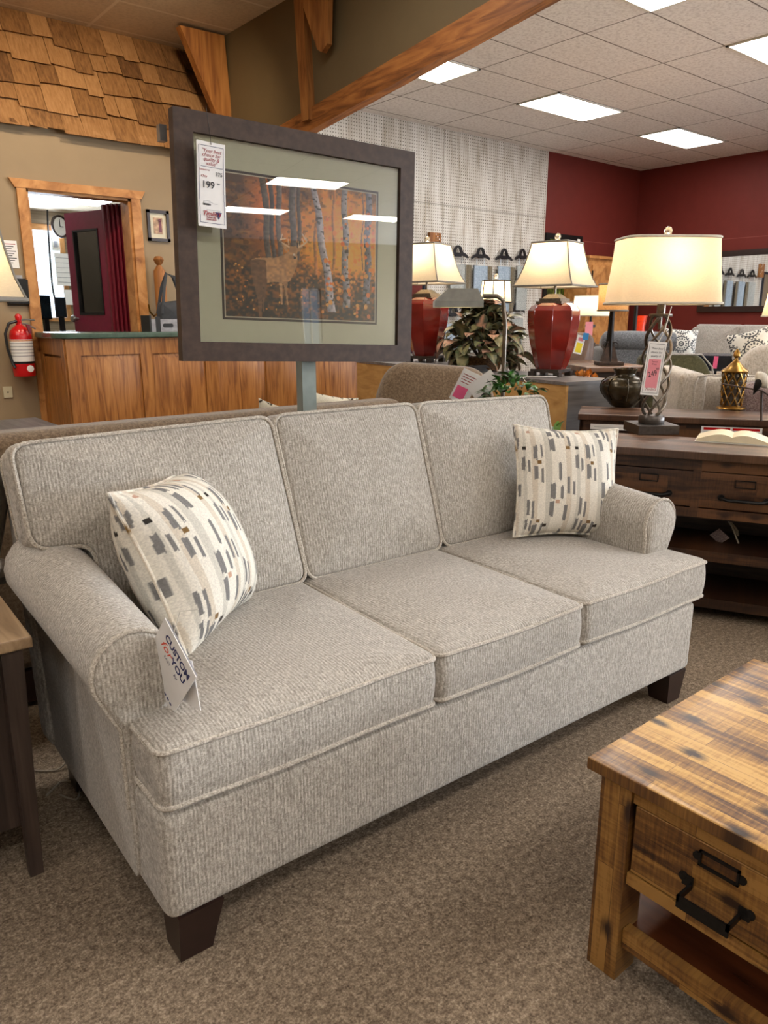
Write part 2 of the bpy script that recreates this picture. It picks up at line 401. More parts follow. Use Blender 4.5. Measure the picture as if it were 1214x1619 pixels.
M_SWB = fabric('swatch_blue_grey', (120, 136, 150), (150, 166, 180), (176, 190, 204), (120, 120, 120), (60, 60, 60), .2)
M_SWG = fabric('swatch_grey', (130, 134, 130), (160, 164, 160), (188, 190, 188), (120, 120, 120), (60, 60, 60), .2)
M_SWT = fabric('swatch_taupe', (86, 78, 62), (108, 98, 80), (128, 118, 98), (120, 120, 120), (60, 60, 60), .2)
M_TWIG = plain('bark_brown', (58, 40, 28), .7, var=.3, nscale=30)
M_ORANGE = plain('autumn_orange', (206, 128, 40), .6, var=.3, nscale=40)
M_ORVASE = plain('orange_vase_glaze', (176, 52, 24), .3, var=.1)
M_NAVYW = plain('slate_blue_black_paint', (28, 34, 48), .25, var=.05)
M_BIRDW = plain('bird_white', (210, 204, 190), .6, var=.1)
M_PLATE = plain('tan_card', (160, 128, 84), .7)

def emis(name, c, s):
    t = NT(name); t.b.inputs['Base Color'].default_value = (.8, .8, .8, 1); t.b.inputs['Emission Color'].default_value = lin(c) if max(c) > 1 else c
    t.b.inputs['Emission Strength'].default_value = s; return t.m
M_PANEL = emis('light_diffuser', (255, 250, 244), PANEL)
M_BULB = emis('warm_bulb', (255, 214, 150), 14)
M_SCREEN = plain('dark_screen', (22, 36, 44), .12, var=.2, nscale=6)
def shade_mat(name, c, spd=.55, trim=False, var=.05):
    t = NT(name); n = t.noise(t.coord((90, 90, 260)), 1, 3, .6)
    a = lin(c); col = t.ramp(n, [(.3, tuple(x*(1-var) for x in a[:3])+(1,)), (.7, tuple(min(1, x*(1+var)) for x in a[:3])+(1,))])
    d = t.n('ShaderNodeBsdfDiffuse'); tr = t.n('ShaderNodeBsdfTranslucent'); mx = t.n('ShaderNodeMixShader')
    t.t.links.new(col, d.inputs[0]); t.t.links.new(col, tr.inputs[0]); mx.inputs[0].default_value = spd
    t.t.links.new(d.outputs[0], mx.inputs[1]); t.t.links.new(tr.outputs[0], mx.inputs[2]); t.t.links.new(mx.outputs[0], t.out.inputs[0])
    return t.m
M_SHADE = shade_mat('linen_shade', (226, 214, 190))
M_SHADEY = shade_mat('cream_linen_drum', (236, 218, 190), .42)
M_BURLAP = shade_mat('burlap_shade', (186, 148, 104), .45, var=.2)
M_TRIM = plain('shade_trim', (128, 122, 112), .8, var=.05)
M_TRIML = plain('light_shade_trim', (206, 198, 182), .8, var=.03)
def glass_mat(name, tint=(1,1,1,1), ior=1.5, boost=1.0):
    t = NT(name); tr = t.n('ShaderNodeBsdfTransparent'); g = t.n('ShaderNodeBsdfGlossy'); mx = t.n('ShaderNodeMixShader'); fr = t.n('ShaderNodeFresnel')
    fr.inputs[0].default_value = ior; tr.inputs[0].default_value = tint; g.inputs['Roughness'].default_value = .01
    f = t.math('MINIMUM', t.math('MULTIPLY', fr.outputs[0], boost), 1)
    t.t.links.new(f, mx.inputs[0]); t.t.links.new(tr.outputs[0], mx.inputs[1]); t.t.links.new(g.outputs[0], mx.inputs[2]); t.t.links.new(mx.outputs[0], t.out.inputs[0])
    return t.m
M_GLASS = glass_mat('picture_glass', ior=1.52, boost=1.35)
M_GLASSD = glass_mat('door_glass', (.92, .96, .98, 1), boost=2.5)
M_CRYS = plain('crystal', (232, 228, 214), .03, 0, .5, var=0, **{'Transmission Weight': .9})
M_MIRR = plain('mirror_silver', (236, 238, 240), .02, 1, var=0)
def attr_mat(name, attr='paint', rough=.7, bump=None, spec=.3, mod=0):
    t = NT(name); a = t.n('ShaderNodeAttribute'); a.attribute_name = attr; c = a.outputs['Color']
    if bump:
        n = t.noise(t.coord(bump), 1, 2, .6); t.bump(n, .35, .002)
        if mod: c = t.mix(mod, c, t.ramp(n, [(.35, (.25,.25,.25,1)), (.65, (1,1,1,1))]), 'MULTIPLY')
    t.col(c); return t.pr(rough, 0, spec)
M_ART = attr_mat('art_print', rough=.6)
M_IKAT = attr_mat('ikat_pillow_fabric', rough=.95, bump=(300, 80, 220), spec=.1, mod=.25)
M_LEAF = attr_mat('croton_leaf', rough=.35, spec=.5)

def paint(o, fn):                     # per-vertex pigment of a printed or woven surface
    me = o.data; a = me.color_attributes.new('paint', 'FLOAT_COLOR', 'POINT')
    co = np.empty(len(me.vertices)*3, 'f'); me.vertices.foreach_get('co', co); co = co.reshape(-1, 3)
    rgb = np.clip(fn(co), 0, 255)/255
    l = np.where(rgb <= .04045, rgb/12.92, ((rgb+.055)/1.055)**2.4)
    a.data.foreach_set('color', np.concatenate([l, np.ones((len(l), 1))], 1).astype('f').ravel())

# ================================================================ SETTING
H = 3.654; YW = 7.7; XR = 11.85; XL = -5.5; YF = -12.0; YL = 6.65; XB = 3.585
def slab(name, x0, x1, y0, y1, z0, z1, m): return struct(MB().box(x0, x1, y0, y1, z0, z1).build(name, m))
slab('floor', XL, XR, YF, 11.1, -.06, 0, M_CARPET)
slab('ceiling', XB, XR, YF, YW + .12, H, H + .06, M_CEIL)
slab('ceiling_left', XL, XB, YF, YW + .12, H, H + .06, M_CEIL2)
DX0, DX1, DZ = 1.85, 2.686, 2.276
wb = MB().box(XL, DX0, YL, YL+.12, 0, 2.8).box(DX0, DX1, YL, YL+.12, DZ, 2.8).box(DX1, XB+.1, YL, YL+.12, 0, 2.8).box(XB, XB+.1, YL, YW, 0, H).box(XL, XB, YW, YW+.12, 2.7, H)
struct(wb.build('wall_back', M_TAUPE))
XP = onY(865.5, 280, YW).x
slab('wall_back_centre', XB+.1, XP, YW, YW+.12, 0, H, M_PEG)
slab('wall_back_right', XP, XR, YW, YW+.12, 0, H, M_RED)
def holed(name, horiz, c0, c1, u0, u1, holes, m):     # wall with window openings (z .9 - 2.6)
    mb = MB(); B = (lambda a, b, z0, z1: mb.box(a, b, c0, c1, z0, z1)) if horiz else (lambda a, b, z0, z1: mb.box(c0, c1, a, b, z0, z1))
    B(u0, u1, 0, .9); B(u0, u1, 2.6, H); p = u0
    for a, b in holes: B(p, a, .9, 2.6); p = b
    B(p, u1, .9, 2.6); struct(mb.build(name, m))
HR = [(-11.3, -8.7), (-7.7, -5.1), (-3.5, -.9)]; HF = [(7.55, 8.05)]
holed('wall_right', False, XR, XR+.12, YF, YW, HR, M_RED)
slab('wall_left', XL-.12, XL, YF, YW, 0, H, M_TAUPE)
holed('wall_front', True, YF-.12, YF, XL, XR, HF, M_WHITEW)
wn_ = 2
for hs, hz in ((HR, False), (HF, True)):
    for a, b in hs:
        f = MB()
        for p, q_, z0, z1 in ((a, b, .9, .95), (a, b, 2.55, 2.6), (a, a+.05, .9, 2.6), (b-.05, b, .9, 2.6), ((a+b)/2-.02, (a+b)/2+.02, .9, 2.6)):
            if hz: f.box(p, q_, YF-.1, YF-.04, z0, z1)
            else: f.box(XR+.04, XR+.1, p, q_, z0, z1)
        struct(f.build('window_%d' % wn_, M_WHT)); wn_ += 1

# bulkhead panel between the two ceilings, with its sloping timber
def zb(y): return 2.70 - .114*(y - 5.3)
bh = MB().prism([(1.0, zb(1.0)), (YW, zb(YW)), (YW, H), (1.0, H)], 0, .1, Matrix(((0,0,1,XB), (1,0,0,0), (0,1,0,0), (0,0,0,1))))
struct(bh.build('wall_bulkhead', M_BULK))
TY = Matrix(((0,0,1,0), (1,0,0,0), (0,1,0,0), (0,0,0,1)))   # prism in the Y-Z plane
tr_ = thing('timber_frame', 'long rustic sloping timber beam with post and brace along the dark taupe bulkhead', 'timber beam', (XB, 5.2, 2.7))
y0, y1 = 1.0, YW
pr = lambda y: (y - 5.2, zb(y) - 2.7)
a0, a1 = pr(y0), pr(y1)
MB().prism([(a0[0], a0[1]-.03), (a1[0], a1[1]-.03), (a1[0], a1[1]+.125), (a0[0], a0[1]+.125)], -.03, .05, TY).build('beam', M_BEAM, tr_)
MB().prism([(-.03, .05), (.07, .05), (.14, H-2.7), (.02, H-2.7)], -.06, 0, TY).build('post', M_BEAMV, tr_)
# brace in front of the post: comes down from upper left and stops short of the beam
pz = [onX(470, -30, XB-.07), onX(525, -30, XB-.07), onX(523, 70, XB-.07), onX(514, 84, XB-.07), onX(507, 80, XB-.07)]
MB().prism([(p.y-5.2, p.z-2.7) for p in pz], -.10, -.06, TY).build('brace', M_BEAMV, tr_)
# triangular corner brace board beside the shingles
bp = [onY(281, 42, 6.5), onY(351, 58, 6.5), onY(363, 182, 6.5), onY(363, 230, 6.5), onY(345, 196, 6.5)]
tb = thing('corner_brace', 'triangular honey wood corner brace between shingle awning and bulkhead', 'brace', (bp[0].x, 6.5, H))
MB().prism([(p.x-bp[0].x, p.z-H) for p in reversed(bp)], -.04, .04, Matrix(((1,0,0,0), (0,0,1,0), (0,1,0,0), (0,0,0,1)))).build('board', M_BEAMV, tb)

# cedar shingle awning
def shingles():
    mb = MB(); tones = []
    top = Vector((0, 7.06, H)); bot = Vector((0, 6.60, 2.725)); n = 5
    mb.add([(XL+3, YW, H), (XB-.03, YW, H), (XB-.03, YL, 2.72), (XL+3, YL, 2.72), (XL+3, top.y+.03, H), (XB-.03, top.y+.03, H), (XB-.03, bot.y+.035, 2.76), (XL+3, bot.y+.035, 2.76)],
           [(4,5,6,7)]); tones += [.3]*8
    for row in range(n, -1, -1):
        x = -2.6 - rnd.random()*.1
        while x < XB-.04:
            wd = rnd.uniform(.10, .30); x2 = min(x+wd, XB-.035)
            t0 = row/n - .02; t1 = (row+1.02)/n + rnd.uniform(-.02, .05)
            if row == n: t0, t1 = .86, 1.0 + rnd.uniform(-.012, .012)
            t1 = min(t1, 1.02)
            a = top.lerp(bot, max(0, t0)); b = top.lerp(bot, t1)
            if row == 0: a = top
            off = .012; th = .018; nn = Vector((0, -1, -.25)).normalized()
            A = a + nn*off*.3; B = b + nn*(off + th + .01*(n-row)/n)
            sk = rnd.uniform(-.006, .006)
            vs = [(x+.002, A.y, A.z), (x2-.002, A.y, A.z), (x2-.002, B.y, B.z+sk), (x+.002, B.y, B.z-sk),
                  (x+.002, A.y+.02, A.z), (x2-.002, A.y+.02, A.z), (x2-.002, B.y+th, B.z+sk+.002), (x+.002, B.y+th, B.z-sk+.002)]
            mb.add(vs, [(3,2,1,0), (0,1,5,4), (1,2,6,5), (2,3,7,6), (3,0,4,7), (4,5,6,7)])
            tones += [rnd.random()]*8; x = x2
    o = mb.build('shingle_awning', M_SHING, ang=20)
    at_ = o.data.attributes.new('tone', 'FLOAT', 'POINT'); at_.data.foreach_set('value', tones)
    return tag(o, 'brown cedar shingle awning sloping out above the office pass-through', 'shingle awning')
shingles()

# door opening trim, jambs, maroon door, office behind
tm = MB(); y = YL - .025
tm.prism([(DX0-.075, 0), (DX0, 0), (DX0, DZ), (DX0-.068, DZ)], 0, .03, Matrix(((1,0,0,0), (0,0,1,y), (0,1,0,0), (0,0,0,1))))
tm.box(DX1, DX1+.08, y, y+.03, 0, DZ)
tm.prism([(DX0-.08, DZ), (DX1+.09, DZ), (DX1+.125, DZ+.065), (DX0-.12, DZ+.065)], 0, .035, Matrix(((1,0,0,0), (0,0,1,y-.005), (0,1,0,0), (0,0,0,1))))
struct(tm.build('trim_1', M_CEDAR))
struct(MB().box(DX1-.02, DX1, YL, YL+.17, 0, DZ).box(DX0, DX0+.02, YL, YL+.13, 0, DZ).box(DX0, DX1, YL, YL+.13, DZ-.02, DZ).build('trim_2', M_CEDAR))
mj = MB()
for k in range(4): mj.box(DX1-.022-.026*k, DX1-.004-.026*k, YL+.17+.035*k, YL+.23+.035*k, 0, DZ-.02)
mj.box(DX1-.12, DX1+.2, YL+.32, YL+.36, 0, DZ-.02)
struct(mj.build('trim_3', M_MAROOND))
OY = 11.0
struct(MB().box(1.2, 1.3, YL+.12, OY, 0, 2.75).box(5.4, 5.5, YW+.12, OY, 0, 2.75).build('wall_office_side', M_TAUPE))
wo = MB(); WX0, WX1, WZ0, WZ1 = 2.98, 3.42, 1.30, 2.42
wo.box(1.2, WX0, OY, OY+.1, 0, 2.75).box(WX1, 5.5, OY, OY+.1, 0, 2.75).box(WX0, WX1, OY, OY+.1, 0, WZ0).box(WX0, WX1, OY, OY+.1, WZ1, 2.75)
M_PANEL_OFF = streak('office_wood_panel', ((116, 98, 76), (136, 118, 94), (150, 132, 106)), (1, 1, 40), .6)
struct(wo.build('wall_office_back', M_PANEL_OFF))
struct(MB().box(1.2, 5.5, YL+.12, OY, 2.66, 2.70).build('ceiling_office', M_CEIL2))
ol = thing('office_ceiling_light', 'bright ceiling light panel seen inside the office through the opening', 'ceiling light', (3.0, 9.6, 2.655))
M_OFFP = emis('office_diffuser', (240, 246, 255), 5)
MB().box(-.6, .6, -.3, .3, -.03, 0).build('frame', M_WHT, ol); MB().box(-.57, .57, -.27, .27, -.034, -.03).build('diffuser', M_OFFP, ol)
office_fill = thing('office_ceiling_light', 'added office light panel hidden left of the opening, lighting the door', 'ceiling light', (1.9, 7.9, 2.655)); MB().box(-.5, .5, -.5, .5, -.03, 0).build('frame', M_WHT, office_fill); MB().box(-.47, .47, -.47, .47, -.034, -.03).build('diffuser', M_OFFP, office_fill)  # unseen second office light, added to brighten the maroon door
wn = MB()
for a, b, c, d in ((WX0-.06, WX1+.06, WZ1, WZ1+.07), (WX0-.06, WX1+.06, WZ0-.05, WZ0), (WX0-.06, WX0, WZ0, WZ1), (WX1, WX1+.06, WZ0, WZ1)): wn.box(a, b, OY-.03, OY, c, d)
struct(wn.build('window_1', M_CEDAR))
M_SKYP = emis('daylit_pane', (214, 236, 255), 1.9)
struct(MB().box(WX0, WX1, OY+.02, OY+.03, WZ0, WZ1).build('window_1_pane', M_SKYP))
bl = MB()
for k in range(24): bl.box(WX0+.02, WX1-.02, OY-.02, OY-.005, WZ0+.02+k*.043, WZ0+.024+k*.043)
tag(bl.build('window_blind', M_WHT), 'white horizontal slat blind over the bright office window', 'window blind')
# door leaf, swung into the office
dr = thing('door_1', 'x', 'x', (2.60, 7.02, 0)); del dr['label']; del dr['category']; struct(dr)
kn = onY(103, 326, YW+.95); kn = Vector((2.425, 7.52, 0)); dv = (kn - Vector((2.60, 7.02, 0))); dr.rotation_euler = (0, 0, math.atan2(dv.y, dv.x)); LW = .535
MB().box(0, .095, -.02, .02, .05, 2.22).box(LW-.095, LW, -.02, .02, .05, 2.22).box(.095, LW-.095, -.02, .02, .05, 1.33).box(.095, LW-.095, -.02, .02, 2.07, 2.22).build('leaf', M_MAROON, dr)
MB().box(.095, .108, -.026, .026, 1.325, 2.07).box(LW-.108, LW-.095, -.026, .026, 1.325, 2.07).box(.095, LW-.095, -.026, .026, 1.325, 1.345).box(.095, LW-.095, -.026, .026, 2.055, 2.07).build('glazing_bead', M_BLKP, dr)
MB().box(.10, LW-.10, -.003, .003, 1.34, 2.06).build('glass', M_GLASSD, dr)
for s_ in (-1, 1): MB().lathe([(.01, 0), (.012, .03), (.028, .04), (.032, .055), (.026, .07), (.01, .075)], 14, Matrix.Translation((LW-.06, .02*s_, 1.29)) @ Matrix.Rotation(R(-90*s_), 4, 'X')).build('door_knob', M_STEEL, dr)
MB().box(.02, .18, -.06, -.02, 2.13, 2.19).build('door_closer', M_BLKP, dr)

# ceiling lights every 2.44 m
def ceiling_light(x, y, label):
    t = thing('ceiling_light', label, 'ceiling light', (x, y, H), group='recessed ceiling light panels')
    MB().box(-.61, .61, -.3, -.275, -.012, .0).box(-.61, .61, .275, .3, -.012, 0).box(-.61, -.585, -.3, .3, -.012, 0).box(.585, .61, -.3, .3, -.012, 0).build('frame', M_WHT, t)
    MB().box(-.585, .585, -.275, .275, -.006, -.001).build('diffuser', M_PANEL, t)
CX = [5.3346, 7.773, 10.2114]; CY = [6.0284, 3.59]
LB = {(0,0): 'ceiling light panel partly behind the timber beam, nearest the pegboard wall', (1,0): 'middle ceiling light panel of the row along the pegboard wall', (2,0): 'ceiling light panel nearest the red wall corner',
      (0,1): 'ceiling light panel cut by the top edge of the photo', (1,1): 'ceiling light panel cut by the right edge of the photo', (2,1): 'ceiling light panel over the far sofa, second row'}
for i, x in enumerate(CX):
    for j, y in enumerate(CY): ceiling_light(x, y, LB[(i, j)])
for x, y in ((5.3346, 1.15), (7.773, 1.15), (10.21, 1.15), (5.3346, -1.29), (7.773, -1.29), (2.2, 3.59), (2.2, -1.29), (-.24, 3.59), (-.24, -1.29), (-2.68, 3.59), (-2.68, 1.15), (2.2, -3.7), (5.33, -3.7), (-2.68, -1.29), (-.24, -3.7), (5.33, -6.17), (7.77, -8.61), (5.33, -8.61), (7.77, -6.17), (10.2, -8.61), (2.9, -6.17), (.46, -6.17), (7.77, -3.7)):  # panels out of view: some match reflections, others added to light the room
    ceiling_light(x, y, 'out-of-view recessed ceiling light panel above or behind the viewer')

def added_can_light(x, y, tx, ty, label):  # unseen spots, added to brighten the left wall, awning and counter
    t = thing('added_downlight', label, 'ceiling light', (x, y, H), group='added downlights over the counter area')
    MB().lathe([(.09, -.012), (.09, 0), (.07, 0), (.07, -.012)], 24).build('trim_ring', M_WHT, t); MB().lathe([(.068, -.006), (.068, -.002)], 20).build('lens', M_BULB, t)
    l = bpy.data.lights.new('spot', 'SPOT'); l.energy = SPOT; l.color = (1, .80, .56); l.spot_size = R(110); l.spot_blend = .8; l.shadow_soft_size = .08
    o = bpy.data.objects.new('spot', l); C.objects.link(o); o.parent = t; o.location = (0, 0, -.03)
    o.rotation_euler = Vector((tx-x, ty-y, -1.6)).to_track_quat('-Z', 'Y').to_euler()
for x in (-.6, 1.0, 2.6): added_can_light(x, 5.1, x+.2, 7.4, 'added unseen warm downlight brightening the shingle awning and counter')
# ================================================================ MAIN SOFA
SO = Vector((.486, 1.263, 0)); sofa = thing('sofa', 'large light grey-beige three cushion sofa with rolled arms in the foreground', 'sofa', SO, (0, 0, R(-1.9)))
rbox(-.02, 1.875, -.02, .84, .115, .362, .02, 0, .03).build('base_frame', M_SOFA, sofa)
# arms
def arm_profile(side, v):            # v 0 front .. 1 back ; returns (u,z) loop, outer side negative
    g = v; cz = .605 + .05*g; r = .088 + .012*g; cx = .008 - .004*g
    P = [(-.028, .13), (-.03, .3), (-.032, cz-.12)]
    for k in range(13):
        a = R(215) - R(238)*k/12; P.append((cx + r*math.cos(a), cz + r*math.sin(a)))
    P += [(.088, cz-.12), (.086, .34), (.086, .13)]
    return [((p[0] if side < 0 else 1.875 - p[0] - .01), p[1]) for p in P]
def arm(side):
    mb = MB(); ns = 14; loops = []
    for i in range(ns+1):
        g = i/ns; loops.append([(u, .14 + .66*g, z) for u, z in arm_profile(side, g)])
    n = len(loops[0]); vs = [p for l in loops for p in l]; fs = []
    for i in range(ns):
        for k in range(n):
            f = (i*n+k, (i+1)*n+k, (i+1)*n+(k+1) % n, i*n+(k+1) % n); fs.append(f if side > 0 else f[::-1])
    # pillowed front panel
    L0 = loops[0]; c = Vector((sum(p[0] for p in L0)/n, .14, .5)); b = len(vs)
    for sc, dv in ((.93, -.012), (.7, -.018), (.35, -.021)):
        vs += [(c.x+(p[0]-c.x)*sc, .14+dv, c.z+(p[2]-c.z)*sc) for p in L0]
    rings = [0, b, b+n, b+2*n]
    pf = MB(); sub = [0]
    for a_, b_ in zip(rings, rings[1:]):
        for k in range(n):
            f = (a_+k, a_+(k+1) % n, b_+(k+1) % n, b_+k); fs.append(f if side > 0 else f[::-1])
    f = tuple(b+2*n+k for k in range(n)); fs.append(f if side > 0 else f[::-1])
    f = tuple(ns*n+k for k in range(n)); fs.append(f[::-1] if side > 0 else f)
    mb.add(vs, fs); o = mb.build('arm', M_SOFA_Y, sofa, ang=50)
    o.data.materials.append(M_SOFA)
    for p in o.data.polygons:
        if min(p.vertices) >= b or (p.center.y < .145 and abs(p.normal.y) > .5): p.material_index = 1
    MB().tube([(p[0], .137, p[2]) for p in L0[1:-1]], .0055, 8).build('piping', M_SOFA_PIPE, o)
arm(-1); arm(1)
# back frame
bf = MB().boxed(rect(-.045, 1.90, .12, .93, .05, .05), -.055, .055, .03, M=Matrix.Translation((0, .80, 0)) @ Matrix.Rotation(R(90-7), 4, 'X'))
bf.build('back_frame', M_SOFA, sofa)
def seat_cushion(out, ctr):
    o = MB().boxed(out, .366, .512, .016, crown=.014, crownb=.004, ctr=ctr, bulge=.006)
    o = o.build('seat_cushion', M_SOFA, sofa, ang=60)
    n = len(out)
    for z in (.500, .380):
        cx, cy = ctr; MB().tube([(cx+(x-cx)*1.004, cy+(y-cy)*1.004, z + .003*math.sin(i*.35)) for i, (x, y) in enumerate(out)], .0055, 7, True).build('piping', M_SOFA_PIPE, o)
    return o
st = .03
seat_cushion(fillet([(-.015, -.03), (.681, -.03), (.700, .66), (.095, .66), (.095, .135), (-.015, .135)], .03, 5, st), (.40, .10))
seat_cushion(fillet([(.689, -.032), (1.238, -.032), (1.255, .66), (.708, .66)], .03, 5, st), (.965, .3))
seat_cushion(fillet([(1.246, -.03), (1.90, -.03), (1.90, .135), (1.78, .135), (1.78, .66), (1.263, .66)], .03, 5, st), (1.50, .10))
def back_cushion(out, ctr, yaw=0):
    M = Matrix.Translation((0, .60, .515)) @ Matrix.Rotation(R(90-15), 4, 'X')
    # local: x = u, y = up along the cushion, z = out towards the sitter
    o = MB().boxed(out, -.17, .0, .022, crown=.035, crownb=.0, ctr=ctr, bulge=.012, M=M).build('back_cushion', M_SOFA, sofa, ang=60)
    for z in (-.008, -.155):
        MB().tube([tuple(M @ Vector((ctr[0]+(x-ctr[0])*1.006, ctr[1]+(y-ctr[1])*1.006, z))) for x, y in out], .0055, 7, True).build('piping', M_SOFA_PIPE, o)
back_cushion(fillet([(.10, .0), (.708, .0), (.672, .515), (-.055, .50), (-.045, .235), (.10, .225)], .045, 6, .04), (.36, .36))
back_cushion(fillet([(.716, .0), (1.268, .0), (1.243, .515), (.684, .515)], .045, 6, .04), (.97, .26))
back_cushion(fillet([(1.276, .0), (1.775, .0), (1.775, .225), (1.925, .235), (1.925, .50), (1.252, .515)], .05, 6, .04), (1.52, .36))
for lx, ly in ((.05, .03), (1.80, .03), (.05, .74), (1.80, .74)):
    dx = -.012 if lx < 1 else .012; dy = -.0 if ly < .5 else .02
    MB().taper((lx-.036+dx, lx+.036+dx, ly-.036+dy, ly+.036+dy, 0), (lx-.05, lx+.05, ly-.05, ly+.05, .118)).build('leg', M_ESP, sofa)

# ikat throw pillows
def ikat(co, sz):
    ex = lambda q: .5 + .5*(.45*q + .55*(2/PI)*np.arcsin(np.clip(q, -1, 1)))
    u = ex(co[:, 0]/sz*2); v = ex(co[:, 2]/sz*2)
    rng = np.random.RandomState(3)
    def hn(a): return np.modf(np.sin(a*127.1)*43758.5453)[0]
    base = np.tile(np.array([236., 230, 217]), (len(u), 1))
    for c, w_, col in ((.06, .02, (206,190,168)), (.13, .012, (196,192,180)), (.2, .02, (206,190,168)), (.3, .022, (192,188,176))):
        for rep in range(3):
            m = np.abs(u - (c + rep*.385)) < w_; base[m] = base[m]*.45 + np.array(col)*.55
    D = [(.02, .86, .012, .10), (.055, .78, .010, .09), (.10, .62, .014, .10), (.14, .60, .010, .09), (.035, .45, .012, .12), (.075, .43, .010, .10), (.02, .25, .014, .12),
         (.19, .55, .018, .10), (.235, .53, .010, .10), (.19, .70, .018, .11), (.235, .71, .008, .10), (.31, .86, .020, .05), (.315, .76, .022, .10), (.31, .42, .022, .11),
         (.305, .29, .020, .11), (.36, .56, .013, .12), (.375, .41, .012, .09), (.13, .30, .012, .13), (.165, .28, .010, .13), (.12, .16, .012, .10), (.155, .15, .010, .09),
         (.19, .09, .022, .15), (.245, .1, .012, .16), (.345, .03, .016, .10), (.38, .04, .010, .09), (.37, .88, .014, .12), (.02, .05, .012, .12)]
    g = np.array([130., 128, 126])
    for rep in range(-1, 3):
        for k, (c, y_, hw, hl) in enumerate(D):
            cu = c + rep*.385 + .02; cv = y_ + (.012 if rep % 2 else 0)
            edge = hl*.5*(.86 + .28*np.abs(hn(np.floor(u*150) + k)))
            m = (np.abs(u-cu) < hw*.85) & (np.abs(v-cv) < edge)
            lines = .75 + .35*np.abs(hn(np.floor(u*190)*1.7))
            base[m] = (g + 30*(lines[m][:, None]-.9))
        for (c, y_, col) in ((.215, .625, (132,104,66)), (.105, .735, (60,56,52)), (.04, .735, (136,108,70)), (.21, .195, (140,112,80)), (.265, .16, (72,64,58)), (.345, .345, (200,164,140)), (.15, .88, (196,160,140))):
            cu = c + rep*.385 + .02
            m = (np.abs(u-cu) < .014) & (np.abs(v-y_) < .013); base[m] = col
    return base
def pillow(name, label, sz, th, loc, rot, mat, group=None, painter=None, n=190, piping=True, pmat=None, pinch=.09, grp=None):
    t = thing(name, label, 'pillow', loc, rot, group)
    h = sz/2
    def sh(a, b):
        a = a*2-1; b = b*2-1
        x = a*h*(1 - pinch*(1-b*b)**1.0*abs(a)**3); z = b*h*(1 - pinch*(1-a*a)*abs(b)**3)
        f = max(0, (1-abs(a)**2.6))**.62 * max(0, (1-abs(b)**2.6))**.62
        return x, z, f
    def front(a, b):
        x, z, f = sh(a, b); wr = .006*math.sin(a*9+b*4)*f*(1-f)*4
        return (x, -th*f - wr, z)
    def back(a, b): x, z, f = sh(a, b); return (x, th*f, z)
    o = MB().grid(n, n, front).grid(max(24, n*2//3), max(24, n*2//3), lambda a, b: back(1-a, b)).build('cover', mat, t, ang=80)
    if painter: paint(o, lambda co: painter(co, sz))
    if piping:
        P = []; m = 40
        for k in range(m): P.append((k/m, 0))
        for k in range(m): P.append((1, k/m))
        for k in range(m): P.append((1-k/m, 1))
        for k in range(m): P.append((0, 1-k/m))
        pp = []
        for a, b in P: x, z, f = sh(a, b); pp.append((x*1.005, 0, z*1.005))
        po = MB().tube(pp, .0055, 7, True).build('piping', pmat or mat, t)
        if painter: paint(po, lambda co: painter(co, sz))
    return t
pillow('throw_pillow', 'square ikat pattern throw pillow leaning against the sofa\'s right arm', .405, .09, (2.235, 1.66, .715), (R(-17), R(3.5), R(-30)), M_IKAT, 'ikat throw pillows', ikat)
pillow('throw_pillow', 'plump ikat pattern throw pillow turned sideways on the sofa\'s left arm end', .43, .135, (.80, 1.78, .70), (R(-24), R(2), R(40)), M_IKAT, 'ikat throw pillows', ikat)

# booklet tag hanging on the left arm front
def rotm(loc, r): return Matrix.Translation(loc) @ Euler([R(a) for a in r], 'XYZ').to_matrix().to_4x4()
TG = thing('booklet_tag', 'white diamond-hung booklet tag with CUSTOM for YOU lettering on the sofa\'s left arm', 'tag', (0,0,0)); 
TG.matrix_world = rotm((.556, 1.35, .618), (4.7, 42.8, -83.1)); TG.location = (.548, 1.345, .618); TG.rotation_euler = [R(a) for a in (4.7, 42.8, -83.1)]
hw, hh = .068, .092
MB().box(-hw, hw, -.001, .001, -hh, hh).build('card', M_PAPER, TG)
MB().box(-hw+.006, hw-.002, .002, .0035, -hh+.004, hh).build('inner_pages', M_PAPERG, TG)
MB().box(-.02, .05, .012, .014, -.095, .01, Matrix.Rotation(R(-48), 4, 'Y') @ Matrix.Translation((.03, 0, .02))).build('second_card', M_PAPER, TG)
TX = Matrix.Rotation(R(90), 4, 'X')   # text in the X-Z plane facing -Y
def txt(par, body, x, z, size, mat, **k): 
    yy = k.pop('y', -.0014); nm = k.pop('name', 'lettering')
    return text(nm, body, size, mat, par, Matrix.Translation((x, yy, z)) @ TX, **k)
txt(TG, 'CUSTOM', .006, .052, .026, M_NAVY, bold=.0006, sx=.95)
txt(TG, 'for', -.028, .022, .034, M_ORI, shear=.4)
txt(TG, 'YOU', .024, .024, .026, M_NAVY, bold=.0006)
txt(TG, 'by', .025, .004, .014, M_NAVY, shear=.3)
txt(TG, 'EASY', -.012, .006, .012, M_PAPERG)
for k in range(9): MB().box(-.053 + k*.0122, -.053 + k*.0122 + .008, -.0014, -.001, -.079, -.074).build('print_line', M_NAVY, TG) if k < 9 else None
MB().tube([(-.03, 0, hh), (-.05, .01, hh+.05), (-.03, .03, hh+.08)], .001, 5).build('string', M_WHT, TG)

